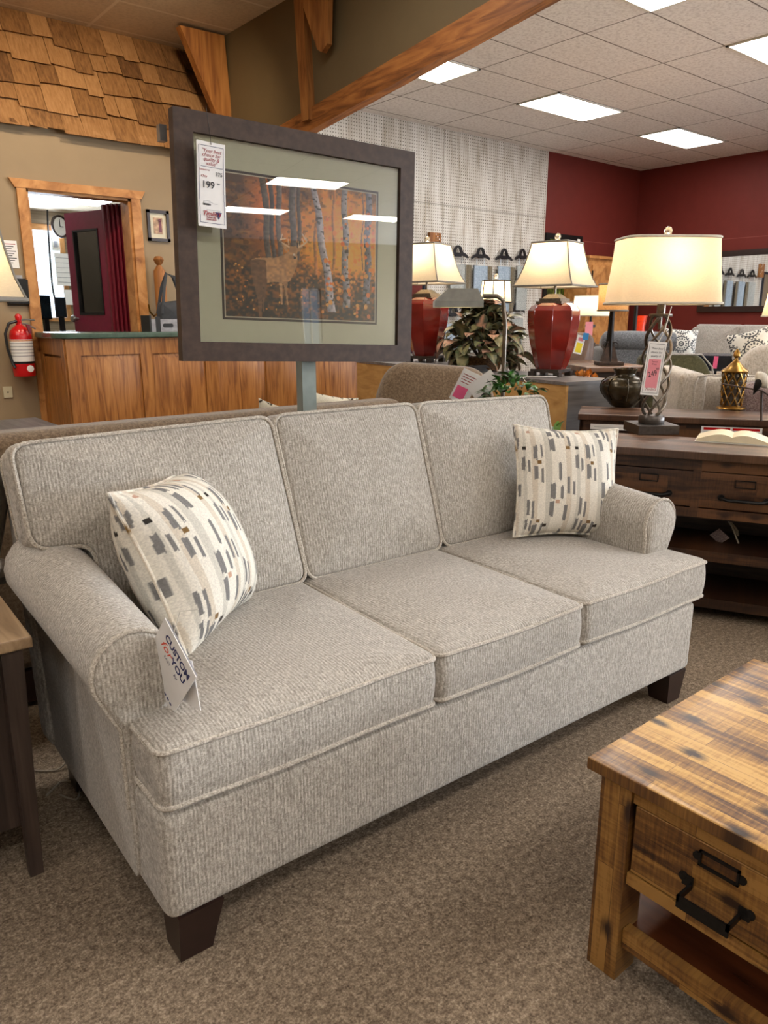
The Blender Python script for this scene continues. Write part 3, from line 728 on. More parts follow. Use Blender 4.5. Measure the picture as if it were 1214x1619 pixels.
# ================================================================ COFFEE TABLE
ct = thing('coffee_table', 'honey and brown plank acacia coffee table with drawers and black bin pull, lower right', 'coffee table', (1.135, .752, 0))
L, W = 1.22, .69        # along -Y, along +X
ZT = .470
def bv(x0, x1, y0, y1, z0, z1, r=.004): return MB().boxed([(x0, y0), (x1, y0), (x1, y1), (x0, y1)], z0, z1, r)
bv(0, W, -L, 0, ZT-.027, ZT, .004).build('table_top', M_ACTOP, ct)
zt0 = ZT-.027
for x, y in ((.010, -.028), (.010, -L+.094), (W-.078, -.028), (W-.078, -L+.094)):
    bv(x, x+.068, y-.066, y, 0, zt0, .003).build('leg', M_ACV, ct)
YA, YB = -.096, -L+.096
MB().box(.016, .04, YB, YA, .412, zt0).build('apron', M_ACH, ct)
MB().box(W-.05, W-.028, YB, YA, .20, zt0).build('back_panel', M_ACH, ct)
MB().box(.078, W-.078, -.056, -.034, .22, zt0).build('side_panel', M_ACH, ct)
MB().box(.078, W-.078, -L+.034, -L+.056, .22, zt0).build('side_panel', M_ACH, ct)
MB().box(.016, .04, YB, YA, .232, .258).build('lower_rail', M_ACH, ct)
MB().box(.04, W-.05, YB, YA, .232, .245).build('drawer_floor', M_ACSH, ct)
dwid = (YA-YB-.02)/3
for k in range(3):
    ya = YA-.006-k*(dwid+.004); yb = ya-dwid+.006; YC = (ya+yb)/2
    if k < 2: MB().box(.018, .04, yb-.008, yb-.002, .258, .412).build('divider', M_ACH, ct)
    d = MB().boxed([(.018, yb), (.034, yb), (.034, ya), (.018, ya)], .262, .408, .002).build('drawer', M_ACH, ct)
    zh = .322
    h = MB().box(-.030, -.025, YC-.047, YC+.047, zh-.030, zh-.006).box(-.030, .016, YC+.042, YC+.047, zh-.018, zh-.006).box(-.030, .016, YC-.047, YC-.042, zh-.018, zh-.006)
    for s_ in (-1, 1):
        h.lathe([(.009, 0), (.009, .004), (.003, .006)], 12, Matrix.Translation((.018, YC+s_*.060, zh)) @ Matrix.Rotation(R(-90), 4, 'Y'))
        h.box(.013, .017, YC+s_*.051-.010, YC+s_*.051+.010, zh-.014, zh+.007)
    h.build('handle', M_IRON, d)
    lh = MB(); zl = .378
    for a_, b_, c_, e_ in ((-.036, .036, .0115, .015), (-.036, .036, -.015, -.0115), (-.036, -.032, -.015, .015), (.032, .036, -.015, .015)): lh.box(.012, .018, YC+a_, YC+b_, zl+c_, zl+e_)
    for s_ in (-1, 1): lh.lathe([(.008, 0), (.008, .004)], 10, Matrix.Translation((.018, YC+s_*.040, zl)) @ Matrix.Rotation(R(-90), 4, 'Y'))
    lh.build('label_holder', M_IRON, d)
MB().box(.045, W-.04, -L+.05, -.05, .095, .108).build('shelf', M_ACSH, ct)
MB().box(.022, .045, YB, YA, .078, .122).build('shelf_rail', M_ACH, ct)

# ================================================================ LEFT END TABLE + LAMP + CORD
et = thing('end_table', 'end table with light walnut top and dark legs at the left edge', 'end table', (.383, 1.705, 0), (0, 0, R(-2)))
bv(-.55, 0, 0, .60, .583, .61, .004).build('table_top', M_OAKTOP, et)
for x, y in ((-.065, .01), (-.065, .54), (-.53, .01), (-.53, .54)):
    MB().taper((x-.002, x+.028, y-.002, y+.028, 0), (x, x+.045, y, y+.045, .583)).build('leg', M_WALN, et)
MB().box(-.5, -.05, .05, .54, .12, .56).build('cabinet', M_WALN, et)
def table_lamp(label, cat_loc, base_fn, zs0, zs1, prof, mat, power, group=None, n=8, rotz=0, xs=1, ys=1, pw=2.0, trim=None, col=(1, .8, .55), finial=True, ribs=True, name='table_lamp', fin_mat=None):
    t = thing(name, label, 'lamp', cat_loc, (0, 0, rotz), group)
    base_fn(t)
    pts = [(r, zs0 + (zs1-zs0)*k) for r, k in prof]
    o = MB().lathe(pts, n, None, xs, ys, pw, cap=False, rot=(PI/n if n <= 8 else 0)).build('lamp_shade', mat, t, ang=(10 if n <= 8 else 60))
    tm_ = MB()
    for r, z in (pts[0], pts[-1]):
        P = []
        for k in range(n):
            a = 2*PI*k/n + (PI/n if n <= 8 else 0); c, d = math.cos(a), math.sin(a); q = (abs(c)**pw + abs(d)**pw)**(-1/pw)
            P.append((r*q*c*xs*1.004, r*q*d*ys*1.004, z))
        tm_.tube(P, .006, 6, True)
    if ribs and n <= 8:
        for k in range(n):
            a = 2*PI*k/n + PI/n; c, d = math.cos(a), math.sin(a); q = (abs(c)**pw + abs(d)**pw)**(-1/pw)
            tm_.tube([(r*q*c*xs, r*q*d*ys, z) for r, z in pts], .004, 5)
    tm_.build('trim', trim or M_TRIM, o)
    zc = zs0 + (zs1-zs0)*.5
    MB().lathe([(.005, zc-.06), (.016, zc-.05), (.028, zc-.01), (.03, zc+.015), (.018, zc+.04), (.004, zc+.048)], 14).build('bulb', M_BULB, t)
    MB().tube([(0, 0, zs0-.12), (0, 0, zc-.05)], .009, 8).build('stem', M_PEWTER, t)
    hp = MB()
    for s_ in (-1, 1): hp.tube([(0, 0, zc-.06), (.05*s_, 0, zc-.03), (.055*s_, 0, zc+.05), (0, 0, zs1+.005)], .0025, 5)
    hp.build('harp', M_STEEL, t)
    if finial: MB().lathe([(.004, zs1), (.006, zs1+.012), (.016, zs1+.022), (.02, zs1+.036), (.014, zs1+.05), (.003, zs1+.056)], 14).build('finial', fin_mat or M_CRYS, t)
    l = bpy.data.lights.new('bulb_light', 'POINT'); l.energy = power; l.color = col; l.shadow_soft_size = .035
    lo = bpy.data.objects.new('bulb_light', l); C.objects.link(lo); lo.parent = t; lo.location = (0, 0, zc + .06)
    return t
P = at(-78, 470, 1.95); P.z = .61
def simple_base(t):
    MB().lathe([(.08, 0), (.085, .02), (.03, .05), (.05, .12), (.075, .22), (.05, .34), (.018, .42), (.014, .55)], 20).build('base', M_PEWTER, t)
CUT = [(0.98, 0), (.86, .2), (.77, .45), (.70, .72), (.66, 1.0)]
def cutprof(s): return [(r*s, k) for r, k in CUT]
table_lamp('cream bell shade table lamp cut off by the left edge', P, simple_base, .735, 1.0, cutprof(.175), M_SHADE, 2.5, n=4, rotz=R(30))
cd_ = MB().tube([(0, 0, .004), (.05, .04, .006), (.12, .0, .004), (.2, .03, .02), (.3, .02, .005), (.42, .1, .004)], .003, 6)
co = cd_.build('power_cord', M_CORD, None, (.44, 2.02, 0)); tag(co, 'clear power cord lying on the carpet between end table and sofa', 'cord')
def loopcord(name, pts, r, mat, label, cat='cord'):
    Q = []
    P_ = [Vector(p) for p in pts]
    for i in range(len(P_)-1):
        p0 = P_[max(i-1, 0)]; p1 = P_[i]; p2 = P_[i+1]; p3 = P_[min(i+2, len(P_)-1)]
        for k in range(8):
            t_ = k/8; Q.append(.5*((2*p1) + (p2-p0)*t_ + (2*p0-5*p1+4*p2-p3)*t_*t_ + (3*p1-p0-3*p2+p3)*t_**3))
    Q.append(P_[-1])
    return tag(MB().tube(Q, r, 6).build(name, mat), label, cat)
loopcord('power_cord', [(.42, 2.20, .005), (.5, 2.13, .005), (.56, 2.14, .03), (.53, 2.02, .005), (.5, 1.95, .005), (.47, 2.0, .004)], .0025, M_CORD, 'looped thin cord on the carpet beside the sofa\'s rear left leg')

# ================================================================ BROWN SOFA behind, back towards the main sofa
bs = thing('sofa', 'brown chenille sofa back to back behind the light sofa', 'sofa', (-.75, 2.58, 0))
rbox(0, 3.0, 0, .16, .13, .943, .045, .0, .05).build('back', M_BROWN, bs)
rbox(.0, 3.0, .1, .95, .12, .44, .03).build('base', M_BROWN, bs)
for k in range(3): rbox(.2+k*.87, 1.06+k*.87, .2, .93, .44, .58, .04, .02).build('seat_cushion', M_BROWN, bs)
for x in (0, 2.8): rbox(x, x+.2, .1, .95, .12, .66, .06).build('arm', M_BROWN, bs)
MB().tube([(0.05, -.006, .86), (1.5, -.012, .86), (2.95, -.006, .86)], .006, 6).build('seam_piping', M_BROWN, bs)
MB().box(.0, 3.0, .0, .9, .02, .13).build('plinth', M_ESP, bs)
def zig(co, sz):
    u = co[:, 0]/sz; v = co[:, 2]/sz; base = np.tile(np.array([214., 206, 184]), (len(u), 1))
    m = np.abs(np.modf((v*5 + np.abs(np.modf(u*6+10)[0]-.5)*.6 + 20))[0]-.5) < .07; base[m] = (66, 54, 44); return base
pillow('throw_pillow', 'cream pillow tip with dark line pattern peeking above the brown sofa, nearer the brown chair', .40, .07, (2.02, 2.86, .77), (R(-10), R(12), R(8)), M_IKAT, 'line pattern pillows', zig, 60, False)
pillow('throw_pillow', 'smaller cream pillow tip showing above the brown sofa, left of the other', .36, .07, (1.86, 2.98, .73), (R(-10), R(16), R(8)), M_IKAT, 'line pattern pillows', zig, 60, False)

# brown high-back chair
p = at(690, 640, 4.05)
bc = thing('armchair', 'tall rounded brown chenille chair with paper tags behind the sofa\'s right cushion', 'armchair', (p.x, p.y, 0), (0, 0, R(-32)))
ow = fillet([(-.33, 0), (.33, 0), (.33, .52), (.25, .66), (-.24, .70), (-.33, .5)], .12, 6, .05)
MB().boxed(ow, -.09, .09, .06, crown=.02, crownb=.02, M=Matrix.Translation((0, 0, .38)) @ Matrix.Rotation(R(82), 4, 'X')).build('backrest', M_BROWN, bc, ang=60)
rbox(-.33, .33, .0, .7, .15, .48, .05).build('seat', M_BROWN, bc)
for s_ in (-1, 1): rbox(.3*s_-.07, .3*s_+.07, .0, .7, .15, .64, .05).build('arm', M_BROWN, bc)
for x, y in ((-.25, .08), (.25, .08), (-.25, .6), (.25, .6)): MB().taper((x-.02, x+.02, y-.02, y+.02, 0), (x-.03, x+.03, y-.03, y+.03, .16)).build('leg', M_ESP, bc)
def card(name, label, p, rx, ry, rz, w, h, mat=M_PAPER, cat='tag', extra=None, group=None):
    t = thing(name, label, cat, p, (R(rx), R(ry), R(rz)), group)
    MB().box(-w/2, w/2, -.0008, .0008, -h/2, h/2).build('card', mat, t)
    if extra: extra(t, w, h)
    return t
def pinkx(t, w, h):
    MB().box(-w*.4, w*.2, -.0018, -.0008, -h*.4, -h*.02).build('pink_sticker', M_PINKH, t)
    for k in range(4): MB().box(-w*.38, w*.38, -.0014, -.0008, h*(.1+.08*k), h*(.1+.08*k)+h*.02).build('print_line', M_REDI, t)
card('price_tag', 'white price tag with a hot pink sticker leaning on the brown chair', at(735, 612, 3.6), 10, 25, -40, .09, .16, extra=pinkx)
card('price_tag', 'plain white folded tag right of the pink-stickered one on the brown chair', at(765, 610, 3.58), 10, 52, -42, .09, .14, extra=lambda t, w, h: MB().box(-w*.2, w*.2, -.0016, -.0008, h*.2, h*.22).build('print_line', M_PAPERG, t))

# ================================================================ DEER PICTURE ON STAND
FM = rotm((1.628, 2.441, 1.539), (.6, 1.9, -5.6))
fp = thing('framed_picture', 'large dark framed deer in autumn forest picture with sage mat, held on the grey pole', 'picture', (0,0,0))
fp.location = (1.628, 2.441, 1.539); fp.rotation_euler = (R(-1.3), R(1.9), R(-5.6))
w2, h2, fw_ = .48, .40, .066
for s_ in (-1, 1):
    MB().box(-w2, w2, -.022, .02, s_*(h2-fw_/2)-fw_/2, s_*(h2-fw_/2)+fw_/2).build('frame_rail', M_FRAME, fp)
    MB().box(s_*(w2-fw_/2)-fw_/2, s_*(w2-fw_/2)+fw_/2, -.022, .02, -h2+fw_, h2-fw_).build('frame_stile', M_FRAME, fp)
MB().box(-w2+.02, w2-.02, .006, .014, -h2+.02, h2-.02).build('backing', M_FRAME, fp)
MB().box(-w2+fw_-.01, w2-fw_+.01, -.002, .006, -h2+fw_-.01, h2-fw_+.01).build('mat_board', M_MAT, fp)
MB().box(-w2+fw_-.008, w2-fw_+.008, -.0125, -.010, -h2+fw_-.008, h2-fw_+.008).build('glass', M_GLASS, fp)
aw, ah = .312, .236; az = -.008
MB().box(-aw-.012, aw+.012, -.003, -.0015, az-ah-.012, az+ah+.012).build('inner_mat', M_MATIN, fp)
MB().box(-aw-.004, aw+.004, -.0036, -.0028, az-ah-.004, az+ah+.004).build('bevel_line', M_MATLN, fp)
# painting, drawn in picture coordinates taken as 0..1 across and down
SRC = np.array([(105,75),(1140,240),(1125,1155),(60,1120)], float)
def homog():
    dst = np.array([(0,0),(1,0),(1,1),(0,1)], float); A = []
    for (x, y), (u, v) in zip(SRC, dst):
        A += [[x,y,1,0,0,0,-u*x,-u*y,-u], [0,0,0,x,y,1,-v*x,-v*y,-v]]
    return np.linalg.svd(np.array(A))[2][-1].reshape(3, 3)
HM = homog()
def uvp(pts): 
    q = np.array([(x, y, 1) for x, y in pts]) @ HM.T; return q[:, :2]/q[:, 2:]
def inpoly(u, v, P):
    r = np.zeros(len(u), bool); n = len(P)
    for i in range(n):
        x0, y0 = P[i]; x1, y1 = P[(i+1) % n]
        c = ((y0 > v) != (y1 > v)) & (u < (x1-x0)*(v-y0)/(y1-y0+1e-12)+x0); r ^= c
    return r
def vnoise(u, v, f, seed):
    rs = np.random.RandomState(seed); G = rs.rand(70, 70); x = (u*f) % 69; y = (v*f) % 69
    i = x.astype(int); j = y.astype(int); a = x-i; b = y-j; a = a*a*(3-2*a); b = b*b*(3-2*b)
    return (G[j,i]*(1-a)+G[j,i+1]*a)*(1-b)+(G[j+1,i]*(1-a)+G[j+1,i+1]*a)*b
def deer_art(co):
    u = (co[:, 0]+aw)/(2*aw); v = 1-(co[:, 2]-az+ah)/(2*ah)
    n1 = vnoise(u, v, 9, 1); n2 = vnoise(u, v, 28, 2); n3 = vnoise(u, v, 64, 3)
    def L(a, b, t): return np.array(a)[None]*(1-t[:, None]) + np.array(b)[None]*t[:, None]
    g = np.clip(1-np.abs(u-.78)/.5, 0, 1)*np.clip(1.15-np.abs(v-.42)/.55, 0, 1)
    g2 = np.clip(1-np.abs(u-.27)/.17, 0, 1)*np.clip(1-np.abs(v-.2)/.5, 0, 1)
    base = L((58, 40, 26), (226, 150, 48), np.clip(g*1.25 + (n2-.5)*.5, 0, 1))
    base = base*(1-(g2*.85)[:, None]) + np.array([208., 112, 48])[None]*(g2*.85)[:, None]
    hot = np.clip(g*1.3-.55 + (n1-.5)*.5, 0, 1)[:, None]; base = base*(1-hot) + np.array([246., 200, 88])[None]*hot
    gr = np.clip((v-.56)/.12, 0, 1)[:, None]                      # undergrowth
    under = L((28, 20, 12), (136, 84, 34), np.clip(n3*.9 + n2*.5 - .45, 0, 1))*(1-.45*np.clip((v-.75)/.25, 0, 1))[:, None]
    base = base*(1-gr*.85) + under*gr*.85
    lt = ((n3 > .62) & (v > .05)); base[lt] = base[lt]*.72 + np.array([190, 110, 44])*.28*(.6+g[lt, None])
    dk = (vnoise(u, v, 50, 9) > .7); base[dk] *= .72
    def trunk(a, b, w0, w1, vb, c, birch=False):
        x = a + (b-a)*v + .006*np.sin(v*14+a*20); w = w0+(w1-w0)*v; m = (np.abs(u-x) < w) & (v < vb)
        s = (u[m]-x[m])/w[m]; col = np.array(c)[None]*(1.05+.3*s)[:, None]*(.8+.35*n3[m])[:, None]
        if birch:
            bk = vnoise(u, v, 60, 12)[m] > .72; col[bk] *= .35
        base[m] = col
    trunk(.245, .29, .020, .016, .62, (62, 56, 50)); trunk(.285, .315, .014, .011, .6, (50, 46, 44)); trunk(.335, .345, .017, .014, .6, (72, 64, 58))
    trunk(.43, .42, .022, .02, .6, (66, 60, 56)); trunk(.47, .455, .012, .012, .56, (58, 50, 44)); trunk(.585, .565, .008, .012, .66, (120, 80, 44))
    trunk(.70, .70, .009, .010, .62, (120, 82, 44)); trunk(.905, .90, .004, .004, .6, (80, 56, 36))
    trunk(.775, .79, .019, .027, .9, (96, 92, 92), True); trunk(.945, .94, .021, .026, .86, (76, 74, 80), True); trunk(.565, .70, .020, .030, .94, (112, 108, 110), True)
    for k in range(150):                                          # leaves
        rs = np.random.RandomState(100+k); cu = rs.uniform(.62, 1) if k < 110 else rs.uniform(.05, .6); cv = rs.uniform(.1, .98) if k < 110 else rs.uniform(.5, .98); r_ = rs.uniform(.006, .015) if k < 110 else rs.uniform(.003, .006)
        m = ((u-cu)/r_)**2 + ((v-cv)/(r_*1.35))**2 < 1; base[m] = np.array([(212, 132, 52), (176, 96, 42), (232, 168, 84)][k % 3])*(1 if cv < .8 else .8)
    def poly(pts, c, var=.3, light=None):
        P_ = uvp(pts); m = inpoly(u, v, P_)
        col = np.array(c)[None]*(1-var/2+var*n3[m])[:, None]*np.ones((m.sum(), 1)); base[m] = col
    base = base*1.6; mx_ = base.max(1, keepdims=True); base = base*np.minimum(1, 246/np.maximum(mx_, 1)); hide = (200, 152, 104); dkh = (122, 86, 58)
    poly([(262,700),(300,684),(360,680),(430,682),(500,662),(545,625),(585,650),(590,720),(570,790),(535,850),(500,872),(440,860),(380,865),(350,880),(300,850),(265,790)], hide)
    poly([(262,700),(300,690),(372,700),(372,860),(345,900),(330,1000),(320,1125),(300,1125),(300,1000),(278,880),(262,790)], dkh)
    poly([(352,860),(372,860),(362,930),(345,1010),(338,1080),(328,1080),(335,980)], dkh)
    poly([(455,850),(482,860),(478,930),(474,1030),(464,1030),(462,940)], hide)
    poly([(486,860),(520,850),(512,920),(516,1030),(506,1030),(496,930)], (186, 138, 92))
    poly([(520,690),(560,640),(596,670),(590,740),(560,800),(525,850),(505,800)], (206, 154, 100))
    poly([(530,610),(545,600),(590,598),(600,625),(592,660),(588,700),(572,705),(562,690),(550,650)], hide)
    poly([(528,612),(500,580),(490,590),(505,622),(530,640)], hide); poly([(598,612),(630,590),(636,602),(618,632),(598,640)], hide)
    poly([(564,650),(580,655),(580,668),(566,668)], (230, 214, 190)); poly([(566,672),(584,676),(582,690),(568,690)], (20, 16, 14))
    for q in ([(545,600),(505,575),(478,562),(480,552),(520,548),(522,540),(482,540),(474,560),(500,585),(540,612)], [(600,600),(640,580),(660,560),(655,520),(640,490),(662,530),(668,570),(645,592),(604,612)],
              [(478,556),(494,510),(500,510),(488,556)], [(640,580),(628,540),(632,538),(648,575)], [(655,560),(628,505),(634,505),(660,545)], [(534,590),(530,545),(536,545),(541,590)], [(604,600),(602,565),(606,560),(610,598)]):
        poly(q, (236, 204, 158), .1)
    return base
o = MB().grid(320, 250, lambda a, b: (-aw + 2*aw*a, -.0042, az-ah+2*ah*b)).build('art_print', M_ART, fp); paint(o, deer_art)
stn = thing('display_stand', 'grey square pole stand holding up the deer picture', 'stand', (1.66, 2.49, 0), (0, 0, R(-5.6)))
MB().box(-.03, .03, -.02, .03, .02, 1.35).build('pole', M_POLE, stn)
MB().box(-.14, .14, -.16, .05, 0, .02).build('foot_plate', M_POLE, stn)
MB().box(-.025, .025, -.035, -.02, 1.17, 1.35).build('bracket', M_POLE, stn)
pp_ = onY(266, 205, 2.51)
MB().box(-.012, .012, -.01, .02, -.025, .025).build('clip', M_STEEL, stn, (pp_.x-1.66, .03, pp_.z))
# price tag on the frame
q = onY(331, 294, 2.425)
pt = thing('price_tag', 'white store price tag with 199 price hanging on the deer picture frame', 'price tag', (q.x, q.y-.012, q.z), (0, R(3.2), R(-4)))
tw, th_ = .098, .262
def bend(a, b): 
    return ((a-.5)*tw, -.012*(1-b)**2 + .0, (b-.5)*th_)
MB().grid(4, 14, lambda a, b: bend(a, b)).grid(4, 14, lambda a, b: tuple(Vector(bend(1-a, b)) + Vector((0, .0008, 0)))).build('card', M_PAPER, pt)
def by(z): b = z/th_+.5; return -.012*(1-b)**2 - .0012
bd = MB()
X_, Z_ = tw*.43, th_*.455
bd.box(-X_, X_, by(Z_)-.0003, by(Z_), Z_-.0012, Z_).box(-X_, X_, by(-Z_)-.0005, by(-Z_), -Z_, -Z_+.0012)
for s_ in (-1, 1):
    for k in range(10):
        z0 = -Z_ + 2*Z_*k/10; z1 = z0 + 2*Z_/10; yy = min(by(z0), by(z1)); bd.box(s_*X_-.0006, s_*X_+.0006, yy-.0005, yy, z0, z1)
bd.box(-X_*.85, X_*.95, by(.055)-.0004, by(.055), .0545, .0557)
bd.build('border', M_NAVY, pt)
for k, (s_, z_) in enumerate((('"Your best', .099), ('choice for', .086), ('quality &', .073), ('value"', .060))): txt(pt, s_, 0, z_, .0155, M_REDI, shear=.35, y=by(z_)-.0006)
txt(pt, 'Compare at', -.024, .043, .0075, M_REDI, y=by(.04)-.0006); txt(pt, '375', .026, .030, .017, M_BLK, y=by(.03)-.0006)
txt(pt, 'Only', -.026, .022, .011, M_REDI, shear=.3, y=by(.02)-.0006); txt(pt, '199', -.012, -.010, .030, M_BLK, bold=.0003, y=by(-.01)-.0007); txt(pt, '99', .024, .003, .009, M_BLK, y=by(0)-.0006)
bc_ = MB()
xx = -.03
for k in range(13): wd = rnd.choice((.0008, .0012, .002)); bc_.box(xx, xx+wd, by(-.06)-.0006, by(-.06), -.064, -.058); xx += wd + .0008
bc_.build('barcode', M_BLK, pt)
for z_, a, b in ((-.050, -.03, -.005), (-.054, -.03, .002), (-.0565, 0, .02), (-.077, -.02, .03)): MB().box(a, b, by(z_)-.0005, by(z_), z_-.0007, z_).build('print_line', M_PAPERG, pt)
MB().add([(.010, by(-.08)-.0004, -.082), (.034, by(-.08)-.0004, -.082), (.022, by(-.1)-.0012, -.106)], [(0, 2, 1)]).build('triangle_mark', M_NAVY, pt)
txt(pt, 'Timlin\'s', -.004, -.096, .0205, M_REDI, shear=.35, bold=.0004, y=by(-.1)-.0016)
txt(pt, 'FURNITURE', -.004, -.1035, .0062, M_REDI, y=by(-.105)-.0012, bold=.0002); txt(pt, '& MATTRESS', -.004, -.110, .0062, M_REDI, y=by(-.11)-.0012, bold=.0002)
MB().tube([(0, -.001, th_/2-.008), (-.006, -.004, th_/2+.03), (-.014, -.006, th_/2+.07), (-.016, .0, th_/2+.105)], .0009, 5).build('string', M_BLKP, pt)
#==PART2==
# ================================================================ RECEPTION COUNTER
CYF = 6.0; cx0 = onY(104, 560, CYF).x; cx1 = onY(594, 600, CYF).x; CZ = 1.188
rc = thing('reception_counter', 'golden oak raised panel reception counter with green countertop', 'counter', (cx0, CYF, 0))
Wc = cx1-cx0
rb_ = onY(67, 560, YL-.03); sl = rb_.x - cx0; sd = YL-.03-CYF   # the left return goes back at a slight angle
MB().prism([(0, 0), (Wc, 0), (Wc, .40), (.3, .40), (sl+.02, sd)], 0, CZ-.045).build('body', M_OAK, rc)
fr = MB(); pn = MB()
edges = [(130, 224), (243, 325), (344, 420), (436, 496), (512, 568)]
xe = [(onY(a, 600, CYF).x-cx0, onY(b, 600, CYF).x-cx0) for a, b in edges]
fr.box(0, Wc, -.018, 0, 1.02, CZ-.045).box(0, Wc, -.018, 0, 0, .12)
prev = 0
for a, b in xe: fr.box(prev, a, -.018, 0, .12, 1.02); prev = b
fr.box(prev, Wc, -.018, 0, .12, 1.02)
for s_ in range(1):
    v0 = Vector((0, 0)); v1 = Vector((sl, sd)); dd = (v1-v0); Ls = dd.length; an = math.atan2(dd.y, dd.x)
    Ms = Matrix.Rotation(an, 4, 'Z')
    fr.box(0, Ls, 0, .016, 1.02, CZ-.045, Ms).box(0, .08, 0, .016, 0, 1.02, Ms).box(Ls-.08, Ls, 0, .016, 0, 1.02, Ms).box(0, Ls, 0, .016, 0, .12, Ms)
fr.build('face_frame', M_OAK, rc)
for a, b in xe: MB().taper((a, b, -.004, 0, .12), (a, b, -.004, 0, 1.02)).add([(a+.01,-.004,.13),(b-.01,-.004,.13),(b-.01,-.004,1.01),(a+.01,-.004,1.01),(a+.045,-.016,.165),(b-.045,-.016,.165),(b-.045,-.016,.975),(a+.045,-.016,.975)], [(0,1,5,4),(1,2,6,5),(2,3,7,6),(3,0,4,7),(4,5,6,7)]).build('raised_panel', M_OAK, rc)
MB().box(.10, Ls-.10, .002, .012, .14, 1.0, Ms).build('raised_panel', M_OAK, rc)
MB().boxed(fillet([(sl-.05, sd), (-.07, .05), (.0, -.05), (Wc+.03, -.05), (Wc+.03, .46), (.3, .46), (.25, sd)], .05, 4), CZ-.042, CZ, .006).build('countertop', M_GREEN, rc)

# fire extinguisher
q = onY(34, 546, YL-.11); fe = thing('fire_extinguisher', 'red fire extinguisher hanging on the taupe wall at far left', 'fire extinguisher', (q.x, YL-.11, q.z-.24)); fe.scale = (.87, .87, .87)
MB().lathe([(.09, 0), (.095, .02), (.095, .36), (.085, .40), (.05, .44), (.028, .455), (.028, .47)], 28).build('cylinder', M_REDPL, fe)
MB().lathe([(.0965, .13), (.0965, .33)], 28, cap=False).build('label', M_PAPER, fe)
for k in range(5): MB().lathe([(.0972, .18+k*.028), (.0972, .187+k*.028)], 28, cap=False).build('label_print', M_PAPERG, fe)
MB().lathe([(.0972, .315), (.0972, .322)], 28, cap=False).build('label_band', M_ORANGE, fe)
MB().lathe([(.0975, .115), (.0975, .135)], 28, cap=False).build('strap', M_BLKP, fe)
MB().lathe([(.02, .47), (.026, .49), (.026, .51), (.03, .53), (.02, .55), (.004, .555)], 14).build('valve', M_REDPL, fe)
MB().tube([(-.02, 0, .49), (.06, -.02, .505), (.13, -.03, .50)], .007, 6).tube([(-.02, 0, .475), (.06, -.02, .465), (.13, -.03, .42)], .007, 6).build('handle', M_STEEL, fe)
MB().tube([(-.02, -.01, .49), (-.09, -.02, .47), (-.13, -.02, .38), (-.125, -.02, .25), (-.1, -.03, .12), (-.085, -.05, .08)], .013, 8).build('hose', M_BLKP, fe)
MB().taper((.05, .07, -.12, -.10, .38), (.03, .06, -.12, -.08, .46)).build('inspection_tag', M_MAROOND, fe)
MB().lathe([(.03, 0), (.03, .002)], 18, Matrix.Translation((.03, -.093, .07)) @ Matrix.Rotation(R(90), 4, 'X')).build('emblem', M_PAPER, fe)
q = onY(12, 620, YL); wp = thing('wall_outlet_plate', 'small almond wall plate low on the taupe wall below the extinguisher', 'wall plate', (q.x, YL-.001, q.z))
MB().boxed([(-.035, -.045), (.035, -.045), (.035, .045), (-.035, .045)], 0, .012, .004, M=Matrix.Rotation(R(90), 4, 'X')).build('plate', M_ALM, wp)
MB().lathe([(.006, .012), (.005, .016)], 10, Matrix.Rotation(R(90), 4, 'X')).build('jack', M_BLKP, wp)
q = onY(12, 402, YL)
def notx(t, w, h):
    txt(t, 'OFFICE', 0, h*.38, .035, M_REDI, y=-.001) if False else None
    for k in range(9): MB().box(-w*.4, w*(.42-.1*(k % 3)), -.0014, -.0008, h*(.36-.085*k), h*(.36-.085*k)+.006).build('print_line', M_REDI if k == 0 else M_BLK, t)
card('wall_notice', 'white printed paper notice pinned on the taupe wall beside the opening', (q.x, YL-.004, q.z), 0, 0, 0, .15, .205, extra=notx, cat='notice')
q = onY(22, 438, YL); card('wall_sign', 'narrow grey nameplate strip on the wall below the paper notice', (q.x, YL-.006, q.z), 0, 0, 0, .12, .03, M_PAPERG, 'sign')
q = onY(26, 462, YL); fh_ = thing('file_holder', 'black plastic wall file holder behind the left lamp shade', 'file holder', (q.x, YL-.002, q.z)); fh_.scale = (.87, .87, .87)
MB().box(-.09, .09, -.006, 0, -.12, .12).prism([(-.006, -.12), (-.05, -.10), (-.07, .11), (-.066, .11), (-.045, -.095), (-.006, -.11)], -.09, .09, Matrix(((0,0,1,0), (1,0,0,0), (0,1,0,0), (0,0,0,1)))).build('tray', M_BLKP, fh_)
q0 = onY(230, 331, YL); q1 = onY(268, 383, YL)
sp = thing('framed_print', 'small dark framed sepia print on the wall right of the opening', 'picture', ((q0.x+q1.x)/2, YL, (q0.z+q1.z)/2))
a, b = (q1.x-q0.x)/2, (q0.z-q1.z)/2
MB().box(-a, a, -.025, 0, b-.025, b).box(-a, a, -.025, 0, -b, -b+.025).box(-a, -a+.025, -.025, 0, -b, b).box(a-.025, a, -.025, 0, -b, b).build('frame', M_ESP, sp)
MB().box(-a+.02, a-.02, -.008, 0, -b+.02, b-.02).build('mat_board', M_MATLN, sp)
MB().box(-a*.42, a*.42, -.011, -.008, -b*.52, b*.52).build('print', plain('sepia_print', (176, 146, 122), .7, var=.25, nscale=30), sp)
MB().box(.005, .03, -.013, -.011, -b*.4, b*.3).lathe([(.014, 0), (.014, .002)], 12, Matrix.Translation((.017, -.011, b*.35)) @ Matrix.Rotation(R(90), 4, 'X')).build('figure', M_MAROOND, sp)

